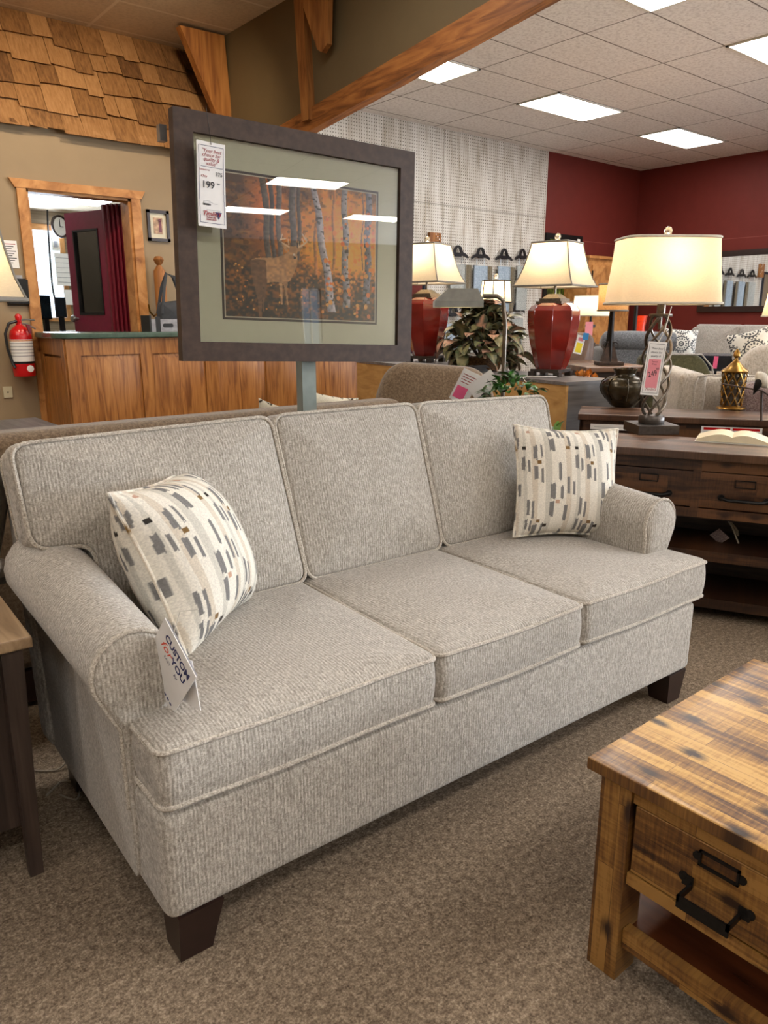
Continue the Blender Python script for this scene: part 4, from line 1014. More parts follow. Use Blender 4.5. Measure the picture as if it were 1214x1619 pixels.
# coat tree, tote bag, box on the counter
q = onZ(262, 505, CZ)
cr = thing('coat_rack', 'turned honey wood coat tree with brass hooks standing behind the counter', 'coat rack', (onY(257, 500, 6.54).x, 6.54, 0))
zt = onY(255, 406, 6.54).z
MB().lathe([(.10, 0), (.10, .03), (.04, .06), (.028, .3), (.04, .9), (.05, 1.2), (.05, zt-.12), (.03, zt-.09), (.018, zt-.07), (.035, zt-.05), (.045, zt-.025), (.03, zt), (.004, zt+.005)], 20).build('post', M_BEAMV, cr)
for s_ in (-1, 1): MB().tube([(0, 0, zt-.45), (.1*s_, -.05, zt-.5), (.14*s_, -.06, zt-.46), (.145*s_, -.06, zt-.4)], .008, 6).build('hook', M_GOLD, cr)
tb_ = thing('tote_bag', 'black fabric tote bag with long handles hanging behind the counter', 'bag', (onY(266, 480, 6.34).x, 6.34, CZ))
ztb = onY(262, 432, 6.34).z-CZ
MB().boxed(fillet([(-.12, 0), (.20, 0), (.16, ztb*.55), (-.08, ztb*.5)], .03, 3), -.05, .05, .03, crown=.02, crownb=.02, M=Matrix.Rotation(R(90), 4, 'X')).build('body', M_BAG, tb_)
for s_ in (-1, 1): MB().tube([(-.08+.0, -.05*s_, ztb*.3), (-.04, -.03*s_, ztb*.75), (.0, 0, ztb), (.06, -.01*s_, ztb*.95), (.15, -.04*s_, ztb*.5), (.17, -.05*s_, ztb*.3)], .014, 6, flat=.35).build('strap', M_BAG, tb_)
fb = thing('file_box', 'grey file box with oval hand hole standing on the counter', 'box', (onY(262, 500, 6.08).x, 6.08, CZ))
MB().box(-.14, .16, 0, .16, 0, .10).build('box', M_PAPERG, fb)
MB().boxed(fillet([(-.03, .035), (.06, .035), (.06, .065), (-.03, .065)], .014, 4), 0, .003, .001, M=Matrix.Rotation(R(90), 4, 'X')).build('hand_hole', M_BLKP, fb)
MB().box(-.145, -.13, -.01, .17, 0, .13).box(-.09, -.05, -.004, .0, 0, .12).build('binder', M_BLKP, fb)

# office contents
ck = thing('wall_clock', 'round dark framed wall clock on the office wall above the calendar', 'clock', (onY(94, 358, 10.8).x, 10.83, onY(94, 358, 10.8).z), (0, 0, R(28)))
RX = Matrix.Rotation(R(90), 4, 'X')
MB().lathe([(.125, 0), (.145, .01), (.145, .03), (.13, .045), (.115, .03)], 32, RX, cap=False).build('rim', M_ESP, ck)
MB().lathe([(.12, 0), (.12, .02)], 32, RX).build('dial', M_PAPER, ck)
MB().box(-.004, .004, -.026, -.022, 0, .09).box(-.004, .055, -.026, -.022, -.004, .004).build('hands', M_BLK, ck)
def wallitem(name, label, cat, px0, py0, px1, py1, Y, mat, th=.01, extra=None):
    a = onY(px0, py0, Y); b = onY(px1, py1, Y); t = thing(name, label, cat, ((a.x+b.x)/2, Y+th, (a.z+b.z)/2))
    w_, h_ = abs(b.x-a.x)/2, abs(a.z-b.z)/2
    MB().box(-w_, w_, -th, 0, -h_, h_).build('sheet', mat, t)
    if extra: extra(t, w_, h_)
    return t
wallitem('wall_calendar', 'large white grid planner pinned on the office wall', 'calendar', 86, 400, 118, 452, 10.9, M_PAPER, .02, lambda t, w_, h_: [MB().box(-w_*.9, w_*.9, -.024, -.02, h_*(.7-.3*k), h_*(.7-.3*k)+.006).build('grid_line', M_PAPERG, t) for k in range(6)])
wallitem('wall_paper', 'white sheet of paper pinned lower on the office wall beside the door', 'paper', 102, 458, 120, 482, 10.9, M_PAPER)
wallitem('wall_panel_phone', 'small white framed gadget on the office wall beneath the clock', 'thermostat', 82, 376, 94, 396, 10.9, M_WHT, .04, lambda t, w_, h_: MB().box(-w_*.6, w_*.6, -.045, -.04, -h_*.5, h_*.5).build('screen', M_PAPERG, t))
loopcord('wall_cable', [onY(74, 312, 10.88), onY(76, 360, 10.88), onY(80, 420, 10.88), onY(84, 460, 10.88), onY(92, 490, 10.88)], .012, M_BLKP, 'black cable running down the office wall next to the window', 'cable')
dk = thing('office_desk', 'office desk behind the counter carrying the two monitors', 'desk', (2.85, 9.3, 0))
MB().box(-.7, 1.6, -.35, .4, .98, 1.02).build('desk_top', M_WALN, dk); 
for x in (-.65, 1.5): MB().box(x, x+.05, -.33, .38, 0, .98).build('side_panel', M_WALN, dk)
def monitor(px0, px1, py0, py1, Y, rz, label):
    a = onY(px0, py0, Y); b = onY(px1, py1, Y); t = thing('computer_monitor', label, 'monitor', ((a.x+b.x)/2, Y, 1.02), (0, 0, R(rz)), 'office monitors')
    w_ = abs(b.x-a.x)/2/math.cos(R(rz)); z0, z1 = b.z-1.02, a.z-1.02
    MB().box(-w_, w_, 0, .03, z0, z1).build('housing', M_BLKP, t); MB().box(-w_+.012, w_-.012, -.003, 0, z0+.015, z1-.012).build('screen', M_SCREEN, t)
    MB().box(-.03, .03, .01, .04, 0.01, z0+.1).box(-.1, .1, -.06, .1, 0, .012).build('stand', M_BLKP, t)
monitor(62, 84, 467, 505, 9.15, 24, 'left one of two black monitors behind the counter'); monitor(86, 106, 470, 502, 9.3, -8, 'right one of two monitors behind the counter, lighter reflection')
hc = thing('hutch_cabinet', 'cream hutch cabinet with shelves seen through the maroon door glass', 'cabinet', (4.15, 9.9, 0))
MB().box(-.75, .75, .0, .03, 0, 2.05).box(-.75, -.72, -.35, 0, 0, 2.05).box(.72, .75, -.35, 0, 0, 2.05).build('carcass', M_MATLN, hc)
for z in (1.0, 1.3, 1.6): MB().box(-.72, .72, -.35, 0, z, z+.03).build('shelf', M_MATLN, hc)
MB().box(-.82, .82, -.42, .03, 2.05, 2.14).build('cornice', M_MATLN, hc)
bx = thing('storage_box', 'small white box on the hutch shelf behind the door glass', 'box', (3.75, 9.73, 1.335)); MB().box(-.15, .15, -.1, .1, 0, .2).box(-.155, .155, -.11, .11, .18, .215).build('body', M_WHT, bx)
pv = thing('paper_tray', 'tan papers and tray on the counter edge inside the office', 'papers', (onY(108, 506, 8.3).x, 8.3, 1.02)); MB().box(-.16, .16, -.1, .1, .0, .12).build('tray', M_PLATE, pv); MB().box(-.0, .15, -.101, .1, .12, .15).build('paper_stack', M_PAPER, pv)
fl = thing('flower_stem', 'small pink flower cluster in front of the bright office window', 'flowers', (onY(64, 462, 9.6).x, 9.6, 1.02))
MB().tube([(0, 0, 0), (0, 0, .35)], .01, 6).build('stem', M_LEAFG, fl)
for k in range(5): MB().lathe([(.004, -.03), (.035, 0), (.004, .03)], 10, Matrix.Translation((.05*math.cos(k*2), .04*math.sin(k*2), .38+.03*k))).build('blossom', M_PINKH, fl)

# grey low table behind the brown sofa, far left
q = onZ(80, 668, .62)
gt = thing('console_table', 'low grey topped table between the brown sofa and the taupe wall', 'table', (q.x-1.5, q.y, 0)); MB().box(0, 1.5, -.3, .35, .58, .62).build('table_top', M_GREYW, gt)
for x in (.03, 1.42):
    for y_ in (-.27, .27): MB().box(x, x+.05, y_, y_+.05, 0, .58).build('leg', M_GREYW, gt)

# ================================================================ PLYWOOD PEDESTALS, RED LAMPS, PLANT
def block(p1, p2, ext, dep, z, name, label):
    e = Vector((p2.x-p1.x, p2.y-p1.y, 0)); Lb = e.length + ext; an = math.atan2(e.y, e.x)
    t = thing(name, label, 'pedestal', (p1.x, p1.y, 0), (0, 0, an))
    MB().box(0, Lb, 0, .02, 0, z-.02).build('plywood_face', M_PLY, t)
    MB().box(0, Lb, -dep, 0, 0, z-.02).build('side_panel', M_GREYW, t)
    MB().box(-.005, Lb+.005, -dep-.005, .025, z-.02, z).build('top', M_GREYW, t)
    return t
P1 = onZ(899, 604, .92); P2 = onZ(775, 592, .92)
block(P1, P2, .22, .42, .92, 'display_pedestal', 'long plywood fronted display pedestal with grey end under the right red lamp')
Q1 = onZ(672, 579, .96); Q2 = onZ(597, 572, .96); Q1 = Q1 + (Q1-Q2).normalized()*.12
block(Q1, Q2, .3, .5, .96, 'display_pedestal', 'plywood display pedestal under the left red lamp beside the counter')
def red_base(t):
    hx = MB().lathe([(.085, .045), (.10, .08), (.135, .22), (.152, .34), (.15, .40), (.13, .43), (.10, .445)], 8, rot=PI/8, power=2.6)
    hx.build('urn', M_REDCER, t, ang=20)
    sm = MB()
    for k in range(8):
        a = 2*PI*k/8 + PI/8; c, d = math.cos(a), math.sin(a); q_ = (abs(c)**2.6+abs(d)**2.6)**(-1/2.6)
        sm.tube([(r*q_*c*1.0, r*q_*d, z) for r, z in [(.085, .045), (.10, .08), (.135, .22), (.152, .34), (.15, .40), (.13, .43)]], .002, 5)
    sm.build('seam', M_REDCER, t)
    b_ = MB().box(-.095, .095, -.095, .095, .025, .045)
    for x in (-.085, .085):
        for y_ in (-.085, .085): b_.box(x-.02, x+.02, y_-.02, y_+.02, 0, .03)
    b_.build('footed_base', M_PEWD, t)
    MB().box(-.085, .085, -.085, .085, .44, .456).box(-.07, .07, -.07, .07, .456, .472).taper((-.06, .06, -.06, .06, .472), (-.03, .03, -.03, .03, .50)).build('cap', M_PEWTER, t)
BELL = [(1.0, 0), (.87, .2), (.77, .42), (.69, .66), (.63, .86), (.60, 1.0)]
qR = onZ(870, 594, .92); 
def scl(t, k): t.scale = (k, k, k)
tR = table_lamp('right-hand oxblood urn lamp with bell shade on the plywood pedestal', (qR.x, qR.y, .92), red_base, .545, .80, [(r*.272, k) for r, k in BELL], M_SHADE, 7, 'red urn lamps', n=4, rotz=R(13.5)); scl(tR, 1.06)
qL = onZ(673, 572, .96)
tL = table_lamp('left-hand oxblood urn lamp with bell shade partly behind the deer picture', (qL.x, qL.y, .96), red_base, .545, .80, [(r*.285, k) for r, k in BELL], M_SHADE, 7, 'red urn lamps', n=4, rotz=R(17)); scl(tL, 1.10)
loopcord('lamp_cord', [(qR.x-.08, qR.y-.12, .925), (qR.x-.2, qR.y-.1, .93), (qR.x-.3, qR.y-.02, .925), (qR.x-.33, qR.y-.12, .87)], .003, M_WHT, 'white lamp cord curling over the pedestal edge by the right red lamp')
# croton plant in a wicker basket
def leafy(name, mb_out, n, rad, hgt, size, seed, mat, colfn, parent, zoff=0, WL=.5, jit=.5):
    r_ = random.Random(seed); vs = []; fs = []; cols = []
    for k in range(n):
        az_ = r_.uniform(0, 2*PI); el = r_.uniform(-.15, 1.45); d = rad*r_.uniform(.55, 1.0)
        c = Vector((d*math.cos(el)*math.cos(az_), d*math.cos(el)*math.sin(az_), zoff + hgt*math.sin(el)*r_.uniform(.7, 1)))
        out_ = Vector((math.cos(az_)*math.cos(el), math.sin(az_)*math.cos(el), math.sin(el)*.8 - .35)) ; out_ = (out_ + Vector((r_.uniform(-jit, jit), r_.uniform(-jit, jit), r_.uniform(-jit, jit)))).normalized()
        s_ = size*r_.uniform(.7, 1.2); side = out_.cross(Vector((0, 0, 1))).normalized(); side = (side + Vector((0, 0, r_.uniform(-.5, .5)))).normalized(); up = side.cross(out_)
        b = len(vs); nu, nv = 8, 4; shade_ = r_.uniform(.7, 1.2); kind = r_.random()
        for i in range(nu+1):
            u = i/nu; wd = WL*math.sin(PI*u**.8)**.7*(1 if i < nu else 0)
            for j in range(nv+1):
                w_ = (j/nv*2-1); p_ = c + out_*(s_*(u-.3)) + side*(s_*wd*.55*w_) + up*(s_*(.18*math.sin(PI*u) + .08*abs(w_)*wd - .25*u*u))
                vs.append(tuple(p_)); cols.append(colfn(u, w_, kind, shade_))
        fs += [(b+i*(nv+1)+j, b+(i+1)*(nv+1)+j, b+(i+1)*(nv+1)+j+1, b+i*(nv+1)+j+1) for i in range(nu) for j in range(nv)]
    o = MB().add(vs, fs).build('foliage', mat, parent, ang=80)
    cc = np.array(cols); paint(o, lambda co: cc); return o
def croton(u, w_, kind, s_):
    vein = abs(w_) < .13 or (abs(((u*7 - abs(w_)*1.6) % 1)-.5) < .16 and kind > .45)
    if vein: return ((196, 150, 124) if kind > .7 else (128, 122, 84))
    return ((84*s_, 82*s_, 56*s_) if kind > .3 else (98*s_, 70*s_, 56*s_)) if (int(u*7) % 2) else (66*s_, 80*s_, 54*s_)
qp = onZ(762, 584, .92); 
pl = thing('croton_plant', 'bushy croton plant with pink veined leaves in a low wicker basket between the red lamps', 'plant', (qp.x, qp.y, .92))
MB().lathe([(.15, 0), (.165, .05), (.17, .09), (.16, .095), (.15, .09)], 28, ys=.75, cap=True).build('basket', M_WICK, pl)
leafy('f', None, 300, .31, .38, .14, 5, M_LEAF, croton, pl, .09, .62, .9)
st_ = MB(); r5 = random.Random(9)
for k in range(14):
    a = r5.uniform(0, 2*PI); st_.tube([(0, 0, .05), (.12*math.cos(a), .12*math.sin(a), .2), (.24*math.cos(a), .24*math.sin(a), .32)], .005, 5)
st_.build('stem', M_TWIG, pl)
# banker floor lamp
qf = at(795, 605, 3.55)
fl_ = thing('floor_lamp', 'pewter pharmacy floor lamp with angular metal shade behind the sofa', 'floor lamp', (qf.x, qf.y, 0))
z1 = at(790, 520, 3.55).z; tp = at(762, 470, 3.55); dx = Vector((tp.x-qf.x, tp.y-qf.y, 0)); zt = at(760, 468, 3.55).z
MB().lathe([(.13, 0), (.13, .02), (.02, .035), (.02, .05)], 24).build('base', M_PEWTER, fl_)
MB().tube([(0, 0, .04), (0, 0, z1-.05), tuple(dx*.0+Vector((0, 0, z1+.02))), tuple(dx*.12+Vector((0, 0, zt-.02))), tuple(dx*.4+Vector((0, 0, zt+.0))), tuple(dx*.95+Vector((0, 0, zt)))], .010, 10).build('pole', M_PEWTER, fl_)
hd = math.atan2(dx.y, dx.x)
Mh = Matrix.Translation((dx.x, dx.y, zt-.05)) @ Matrix.Rotation(hd, 4, 'Z')
shp = MB().add([(.0,-.085,0),(.28,-.085,0),(.28,.085,0),(0,.085,0),(.0,-.085,.025),(.28,-.085,.025),(.28,.085,.025),(0,.085,.025),(.03,-.035,.075),(.20,-.035,.075),(.20,.035,.075),(.03,.035,.075)],
   [(0,1,5,4),(1,2,6,5),(2,3,7,6),(3,0,4,7),(4,5,9,8),(5,6,10,9),(6,7,11,10),(7,4,8,11),(8,9,10,11)], Mh @ Matrix.Diagonal((.78, .8, 1.1, 1)))
shp.build('lamp_shade', M_GUN, fl_, ang=20)
MB().box(.03, .18, -.02, .02, .02, .04, Mh).build('bulb', M_BULB, fl_)
MB().lathe([(.004, -.02), (.018, -.01), (.018, .01), (.004, .02)], 12, Matrix.Translation((.01, -.02, at(800, 598, 3.55).z)) @ RX).build('knob', M_STEEL, fl_)
# ivy
qi = at(808, 614, 3.45); zi = qi.z - .16
iv = thing('ivy_plant', 'small green ivy plant in a pot peeking over the sofa\'s right cushion', 'plant', (qi.x, qi.y, zi))
MB().lathe([(.05, 0), (.07, .1), (.075, .11), (.06, .11)], 18).build('pot', M_REDCER, iv)
leafy('f', None, 90, .16, .12, .06, 11, M_LEAF, lambda u, w_, k, s_: (50*s_, 104*s_, 36*s_) if k > .4 else (36*s_, 70*s_, 32*s_), iv, .10)
st2 = thing('plant_stand', 'narrow dark stand carrying the ivy plant behind the sofa', 'stand', (qi.x, qi.y, 0)); MB().box(-.11, .11, -.11, .11, zi-.03, zi).build('top', M_ESP, st2)
for x in (-.09, .07):
    for y_ in (-.09, .07): MB().box(x, x+.02, y_, y_+.02, 0, zi-.03).build('leg', M_ESP, st2)
# tan basket
qb = at(876, 662, 3.35)
tbk = thing('wicker_basket', 'small tan woven basket with a sprig beside the sofa\'s right end', 'basket', (qb.x, qb.y, .62)); tbk.scale = (1.1, 1.1, 1.1)
MB().lathe([(.045, 0), (.055, .06), (.07, .12), (.078, .14), (.066, .14)], 20).build('basket', M_TANW, tbk)
leafy('f', None, 12, .05, .08, .05, 13, M_LEAF, lambda u, w_, k, s_: (86*s_, 120*s_, 50*s_), tbk, .12)
wb_ = thing('side_table', 'small grey side table against the pedestal under the tan basket', 'side table', (qb.x+.02, qb.y, 0)); MB().box(-.16, .16, -.16, .16, .59, .62).build('table_top', M_GREYW, wb_)
for x in (-.14, .11):
    for y_ in (-.14, .11): MB().box(x, x+.03, y_, y_+.03, 0, .59).build('leg', M_GREYW, wb_)

# ================================================================ DARK CONSOLES ON THE RIGHT
def console(name, label, p0, az, z, x0, x1, dep, topm, frontm, front):
    t = thing(name, label, 'console table', (p0.x, p0.y, 0), (0, 0, az))
    MB().boxed([(x0, 0), (x1, 0), (x1, dep), (x0, dep)], z-.035, z, .004).build('table_top', topm, t)
    front(t, x0, x1, dep, z)
    return t
A0 = onZ(976, 706, .75); A1 = onZ(1214, 722, .75); azA = math.atan2(A1.y-A0.y, A1.x-A0.x)
def front_a(t, x0, x1, dep, z):
    MB().box(x0+.02, x1-.02, .03, .05, z-.085, z-.035).box(x0+.02, x1-.02, .03, .05, z-.29, z-.25).build('apron_rail', M_DKF, t)
    MB().box(x0+.02, x1-.02, dep-.04, dep-.02, .03, z-.035).build('back_panel', M_DKW, t)
    for x in (x0+.02, x1-.05): MB().box(x, x+.03, .02, dep-.02, 0, z-.035).build('side_panel', M_DKW, t)
    MB().box(x0+.05, x1-.05, .05, dep-.04, z-.30, z-.285).build('drawer_floor', M_DKW, t)
    xa = -.31
    XX = [x0+.05, None]
    xd = None
    for k, (a, b) in enumerate(((x0+.055, .318), (.352, .70), (.735, x1-.055))):
        d = MB().boxed([(a, .034), (b, .034), (b, .05), (a, .05)], z-.245, z-.09, .002).build('drawer', M_DKF, t)
        c = (a+b)/2 if k else .19-.0
        if k == 0: c = .14
        h = MB().tube([(c-.09, .03, z-.195), (c-.075, .012, z-.197), (c-.06, .004, z-.199), (c+.06, .004, z-.199), (c+.075, .012, z-.197), (c+.09, .03, z-.195)], .008, 8)
        for s_ in (-1, 1): h.lathe([(.014, 0), (.014, .005)], 12, Matrix.Translation((c+s_*.088, .034, z-.195)) @ RX)
        h.build('handle', M_IRON, d)
        lh = MB()
        for q_ in ((-.04, .04, -.118, -.114), (-.04, .04, -.148, -.144), (-.04, -.036, -.148, -.114), (.036, .04, -.148, -.114)): lh.box(c+q_[0], c+q_[1], .029, .034, z+q_[2], z+q_[3])
        lh.build('label_holder', M_IRON, d)
    for a in (.318, .70): MB().box(a, a+.034, .03, .05, z-.25, z-.085).build('divider', M_DKF, t)
    for zz in (.315, .10): MB().box(x0+.05, x1-.05, .02, dep-.04, zz-.045, zz).build('shelf', M_DKF, t)
console('console_table', 'dark umber console table with drawers holding the twisted metal lamp', A0, azA, .75, -.28, 1.25, .42, M_DKTOP, M_DKF, front_a)
B0 = onZ(914, 654, .78); B1 = onZ(1214, 664.5, .78); azB = math.atan2(B1.y-B0.y, B1.x-B0.x)
def front_b(t, x0, x1, dep, z):
    MB().box(x0+.01, x1-.01, .02, .04, z-.11, z-.035).box(x0+.01, x0+.03, .02, dep-.01, z-.11, z-.035).build('apron', M_DKF, t)
    MB().box(x0+.01, x1-.01, .05, dep-.01, .05, z-.11).build('cabinet', M_DKW, t)
console('console_table', 'long dark brown console behind the lamp table holding the bronze vase', B0, azB, .78, 0, 2.0, .40, M_DKTOP, M_DKF, front_b)
def on_console(p0, az, x, y_, z): return Vector((p0.x + x*math.cos(az) - y_*math.sin(az), p0.y + x*math.sin(az) + y_*math.cos(az), z))
# twisted metal lamp with drum shade
ql = onZ(1028, 683, .75)
def twist_base(t):
    MB().boxed([(-.10, -.10), (.10, -.10), (.10, .10), (-.10, .10)], 0, .045, .003).build('base_block', M_PEWD, t)
    MB().lathe([(.06, .045), (.062, .05), (.062, .075), (.055, .085)], 24).build('collar', M_PEWD, t)
    for k in range(5):
        P_ = []
        for i in range(41):
            s_ = i/40; a = 2*PI*k/5 + s_*2.15*PI; r_ = .030 + .042*math.sin(PI*min(1, s_*1.0))**.55*(1-.25*s_); P_.append((r_*math.cos(a), r_*math.sin(a), .085+.475*s_))
        MB().tube(P_, .0085, 8, flat=.7).build('twisted_bar', M_PEWTER, t)
    MB().lathe([(.052, .555), (.054, .560), (.054, .566), (.02, .568), (.02, .66)], 24).build('cap', M_PEWTER, t)
dl = table_lamp('large cream drum shade lamp with twisted pewter bars on the dark console', (ql.x, ql.y, .75), twist_base, .615, .905, [(1.0, 0), (.985, .08), (.965, .25), (.93, .5), (.90, .75), (.875, 1)], M_SHADEY, 4.6, n=64, rotz=azA+R(28), xs=.25, ys=.16, pw=5.0, trim=M_TRIML, col=(1, .80, .56))
def lamptag(t, w_, h_):
    MB().box(-w_*.33, w_*.33, -.0014, -.0008, -h_*.36, h_*.18).build('pink_sticker', M_PINK, t)
    for a, b, c, d in ((-.42, .42, .455, .462), (-.42, .42, -.462, -.455), (-.425, -.41, -.46, .46), (.41, .425, -.46, .46)): MB().box(w_*a, w_*b, -.0012, -.0008, h_*c, h_*d).build('border', M_BLK, t)
    txt(t, '"Your best', 0, h_*.36, w_*.15, M_BLK, shear=.3, y=-.0012); txt(t, 'choice for', 0, h_*.29, w_*.15, M_BLK, shear=.3, y=-.0012); txt(t, 'quality &', 0, h_*.22, w_*.15, M_BLK, shear=.3, y=-.0012)
    txt(t, 'Special', 0, h_*.12, w_*.12, M_MAROOND, y=-.0018); txt(t, 'Price', 0, h_*.07, w_*.12, M_MAROOND, y=-.0018)
    text('handwritten_price', '249', w_*.42, M_BLK, t, Matrix.Translation((w_*.02, -.0018, -h_*.14)) @ TX @ Matrix.Rotation(R(18), 4, 'Z'), sx=.8)
    text('handwritten_price', '99', w_*.2, M_BLK, t, Matrix.Translation((w_*.24, -.0018, -h_*.02)) @ TX @ Matrix.Rotation(R(18), 4, 'Z'), sx=.8)
    txt(t, 'Timlin\'s', 0, -h_*.41, w_*.2, M_REDI, shear=.3, y=-.0012)
qt = at(1033, 583, 3.40)
lt_ = card('price_tag', 'white tag with pink sticker and handwritten 249 price hanging on the twisted lamp', qt, 2, 4, -38, .082, .235, extra=lamptag)
MB().tube([(0, 0, .11), (.02, 0, .16), (.03, .01, .22), (.045, .03, .27)], .002, 5).build('string', M_WHT, lt_)
# open book
qk = onZ(1158, 697, .75)
bk = thing('open_book', 'open book with cream pages lying on the dark console', 'book', (qk.x, qk.y, .75), (0, 0, azA+R(-2)))
MB().box(-.155, .155, -.10, .10, 0, .004).build('cover', M_WHT, bk)
for s_ in (-1, 1):
    pts_ = [(0, .006)] + [(s_*.15*(i/10), .012 + .034*math.sin(PI*min(1, (i/10)*.9+.12))**.8*(1-.55*(i/10))) for i in range(0, 11)] + [(s_*.15, .004)]
    if s_ < 0: pts_ = pts_[::-1]
    MB().prism(pts_[::-1], -.095, .095, Matrix(((1,0,0,0), (0,0,1,0), (0,1,0,0), (0,0,0,1)))).build('page_block', M_PAGE, bk)
# things inside the console shelf
tgc = on_console(A0, azA, .45, .18, .32)
card('price_tag', 'small tag fallen on the dark console shelf next to a coiled cord', tgc+Vector((0, 0, .025)), 35, 40, -64, .06, .07, M_THROW)
loopcord('coiled_cord', [on_console(A0, azA, .50+.03*math.cos(a*1.9), .17+.01*a, .325+.10*abs(math.sin(a*.95))) for a in range(9)], .0035, M_CORD, 'coiled grey lamp cord hanging inside the dark console')
# vase and gold lantern jar
ZB = .78
qv = on_console(B0, azB, .26, .22, ZB); 
va = thing('bronze_vase', 'squat dark bronze vase with leaf relief on the rear console', 'vase', onZ(984, 643, ZB))
MB().lathe([(.055, 0), (.075, .012), (.10, .045), (.128, .085), (.138, .115), (.128, .15), (.10, .172), (.068, .182), (.060, .19), (.062, .205), (.07, .22), (.072, .228), (.062, .228), (.055, .21)], 36).build('body', M_POT, va, ang=60)
rb = MB()
for k in range(7):
    a = 2*PI*k/7+.3; rb.tube([(r_*math.cos(a)*1.01, r_*math.sin(a)*1.01, z_) for r_, z_ in [(.10, .045), (.128, .085), (.138, .115), (.128, .15), (.10, .172)]], .004, 6)
rb.build('relief_rib', M_POT, va)
gj = thing('lattice_lantern', 'gold lattice lantern jar with crystals and finial lid on the rear console', 'lantern', onZ(1155, 646, ZB))
MB().lathe([(.078, 0), (.082, .004), (.078, .010), (.055, .014), (.055, .02)], 28).build('foot', M_GOLD, gj)
lt2 = MB(); crs = MB()
for k in range(9):
    for d_ in (-1, 1):
        lt2.tube([((.056+.010*s_/12)*math.cos(2*PI*k/9 + d_*s_*.13), (.056+.010*s_/12)*math.sin(2*PI*k/9 + d_*s_*.13), .02+.195*s_/12) for s_ in range(13)], .0045, 6)
for k in range(9):
    for j in range(6):
        a = 2*PI*(k + .5*(j % 2))/9; r_ = .058+.002*j; crs.lathe([(.001, -.009), (.009, 0), (.001, .009)], 6, Matrix.Translation((r_*math.cos(a), r_*math.sin(a), .035+.032*j)))
lt2.build('lattice', M_GOLD, gj); crs.build('crystal', M_CRYS, gj, ang=5)
MB().lathe([(.05, .015), (.058, .21)], 24, cap=False).build('liner', plain('dark_liner', (60, 50, 40), .4), gj)
MB().lathe([(.072, .212), (.076, .218), (.070, .226), (.05, .24), (.03, .262), (.012, .28), (.009, .292), (.02, .305), (.017, .325), (.003, .345)], 24).build('lid', M_GOLD, gj)
def signx(t, w_, h_):
    MB().box(-w_*.46, -w_*.02, -.0014, -.0008, h_*.05, h_*.38).box(w_*.02, w_*.46, -.0014, -.0008, h_*.05, h_*.38).build('red_band', M_REDPL, t)
    MB().box(-w_*.46, w_*.46, -.0014, -.0008, -h_*.2, -h_*.15).box(-w_*.46, w_*.46, -.0014, -.0008, -h_*.36, -h_*.31).build('print_line', M_PAPERG, t)
qs = onZ(1160, 680, .745); qs = on_console(B0, azB, (onZ(1160, 664, .78)-B0).length, .012, .715)
card('warning_label', 'white label with two red bands on the apron of the rear console', qs, 0, 0, math.degrees(azB), .30, .04, extra=signx, cat='label')
qs = on_console(B0, azB, .17, .012, .71)
card('info_label', 'plain white printed label on the apron of the rear console, left end', qs, 0, 0, math.degrees(azB), .2, .03, cat='label', extra=lambda t, w_, h_: MB().box(-w_*.4, w_*.4, -.0014, -.0008, -.002, .0).build('print_line', M_PAPERG, t))

# ================================================================ FAR SEATING
def seat_sofa(name, label, loc, rz, w_, dep, zs, za, zb_, n, mat, cat='sofa', armw=.18, roll=False, group=None):
    t = thing(name, label, cat, loc, (0, 0, rz), group)     # front faces local -Y
    rbox(0, w_, .05, dep, .08, zs-.16, .03).build('base', mat, t)
    rbox(.02, w_-.02, dep-.2, dep, .1, zb_-.06, .05).build('back', mat, t)
    cw = (w_-2*armw)/n
    for k in range(n):
        rbox(armw+k*cw+.005, armw+(k+1)*cw-.005, 0, dep-.22, zs-.16, zs, .03, .02).build('seat_cushion', mat, t, ang=60)
        MB().boxed(rect(armw+k*cw+.005, armw+(k+1)*cw-.005, 0, zb_-zs, .05), -.18, 0, .05, crown=.04, M=Matrix.Translation((0, dep-.36, zs)) @ Matrix.Rotation(R(78), 4, 'X')).build('back_cushion', mat, t, ang=60)
    for k in (0, 1):
        x = k*(w_-armw)
        if roll: 
            rbox(x+.02, x+armw-.02, .03, dep-.02, .08, za-.1, .03).build('arm', mat, t)
            MB().tube([(x+armw/2, .02, za-.1), (x+armw/2, .05, za-.1), (x+armw/2, dep-.1, za-.1)], [armw*.4, armw*.58, armw*.58], 20).build('arm_roll', mat, t, ang=60)
        else: rbox(x, x+armw, .03, dep-.02, .08, za, .04).build('arm', mat, t, ang=60)
    for x in (.06, w_-.1):
        for y_ in (.08, dep-.12): MB().box(x, x+.04, y_, y_+.04, 0, .08).build('leg', M_ESP, t)
    return t
# grey sofa against the right wall, facing -X : local -Y -> -X means rz = -90deg
def medal(co, sz):
    u = co[:, 0]/sz*1.9; v = co[:, 2]/sz*1.9; base = np.tile(np.array([222., 220, 212]), (len(u), 1))
    fu = (u+.5) % 1-.5; fv = (v+.5) % 1-.5; r_ = np.hypot(fu, fv); a = np.arctan2(fv, fu)
    m = (np.abs(r_-.12) < .035) | (r_ < .04) | ((np.abs(r_-.28) < .05) & (np.sin(a*14) > -.1)) | (np.abs(r_-.40) < .03) | ((np.abs(r_-.47) < .03) & (np.sin(a*20) > 0))
    base[m] = (70, 72, 78); return base
pA = at(1030, 600, 8.2)
seat_sofa('sofa', 'grey three seat sofa along the red wall at far right', (9.05, 5.75, 0), R(-115), 2.9, 1.0, .72, .9, 1.24, 3, M_GREY)
pillow('throw_pillow', 'black and white medallion pillow on the far grey sofa, left end', .30, .07, at(1074, 546, 6.9), (R(-14), R(4), R(-50)), M_IKAT, 'medallion pillows', medal, 70, False)
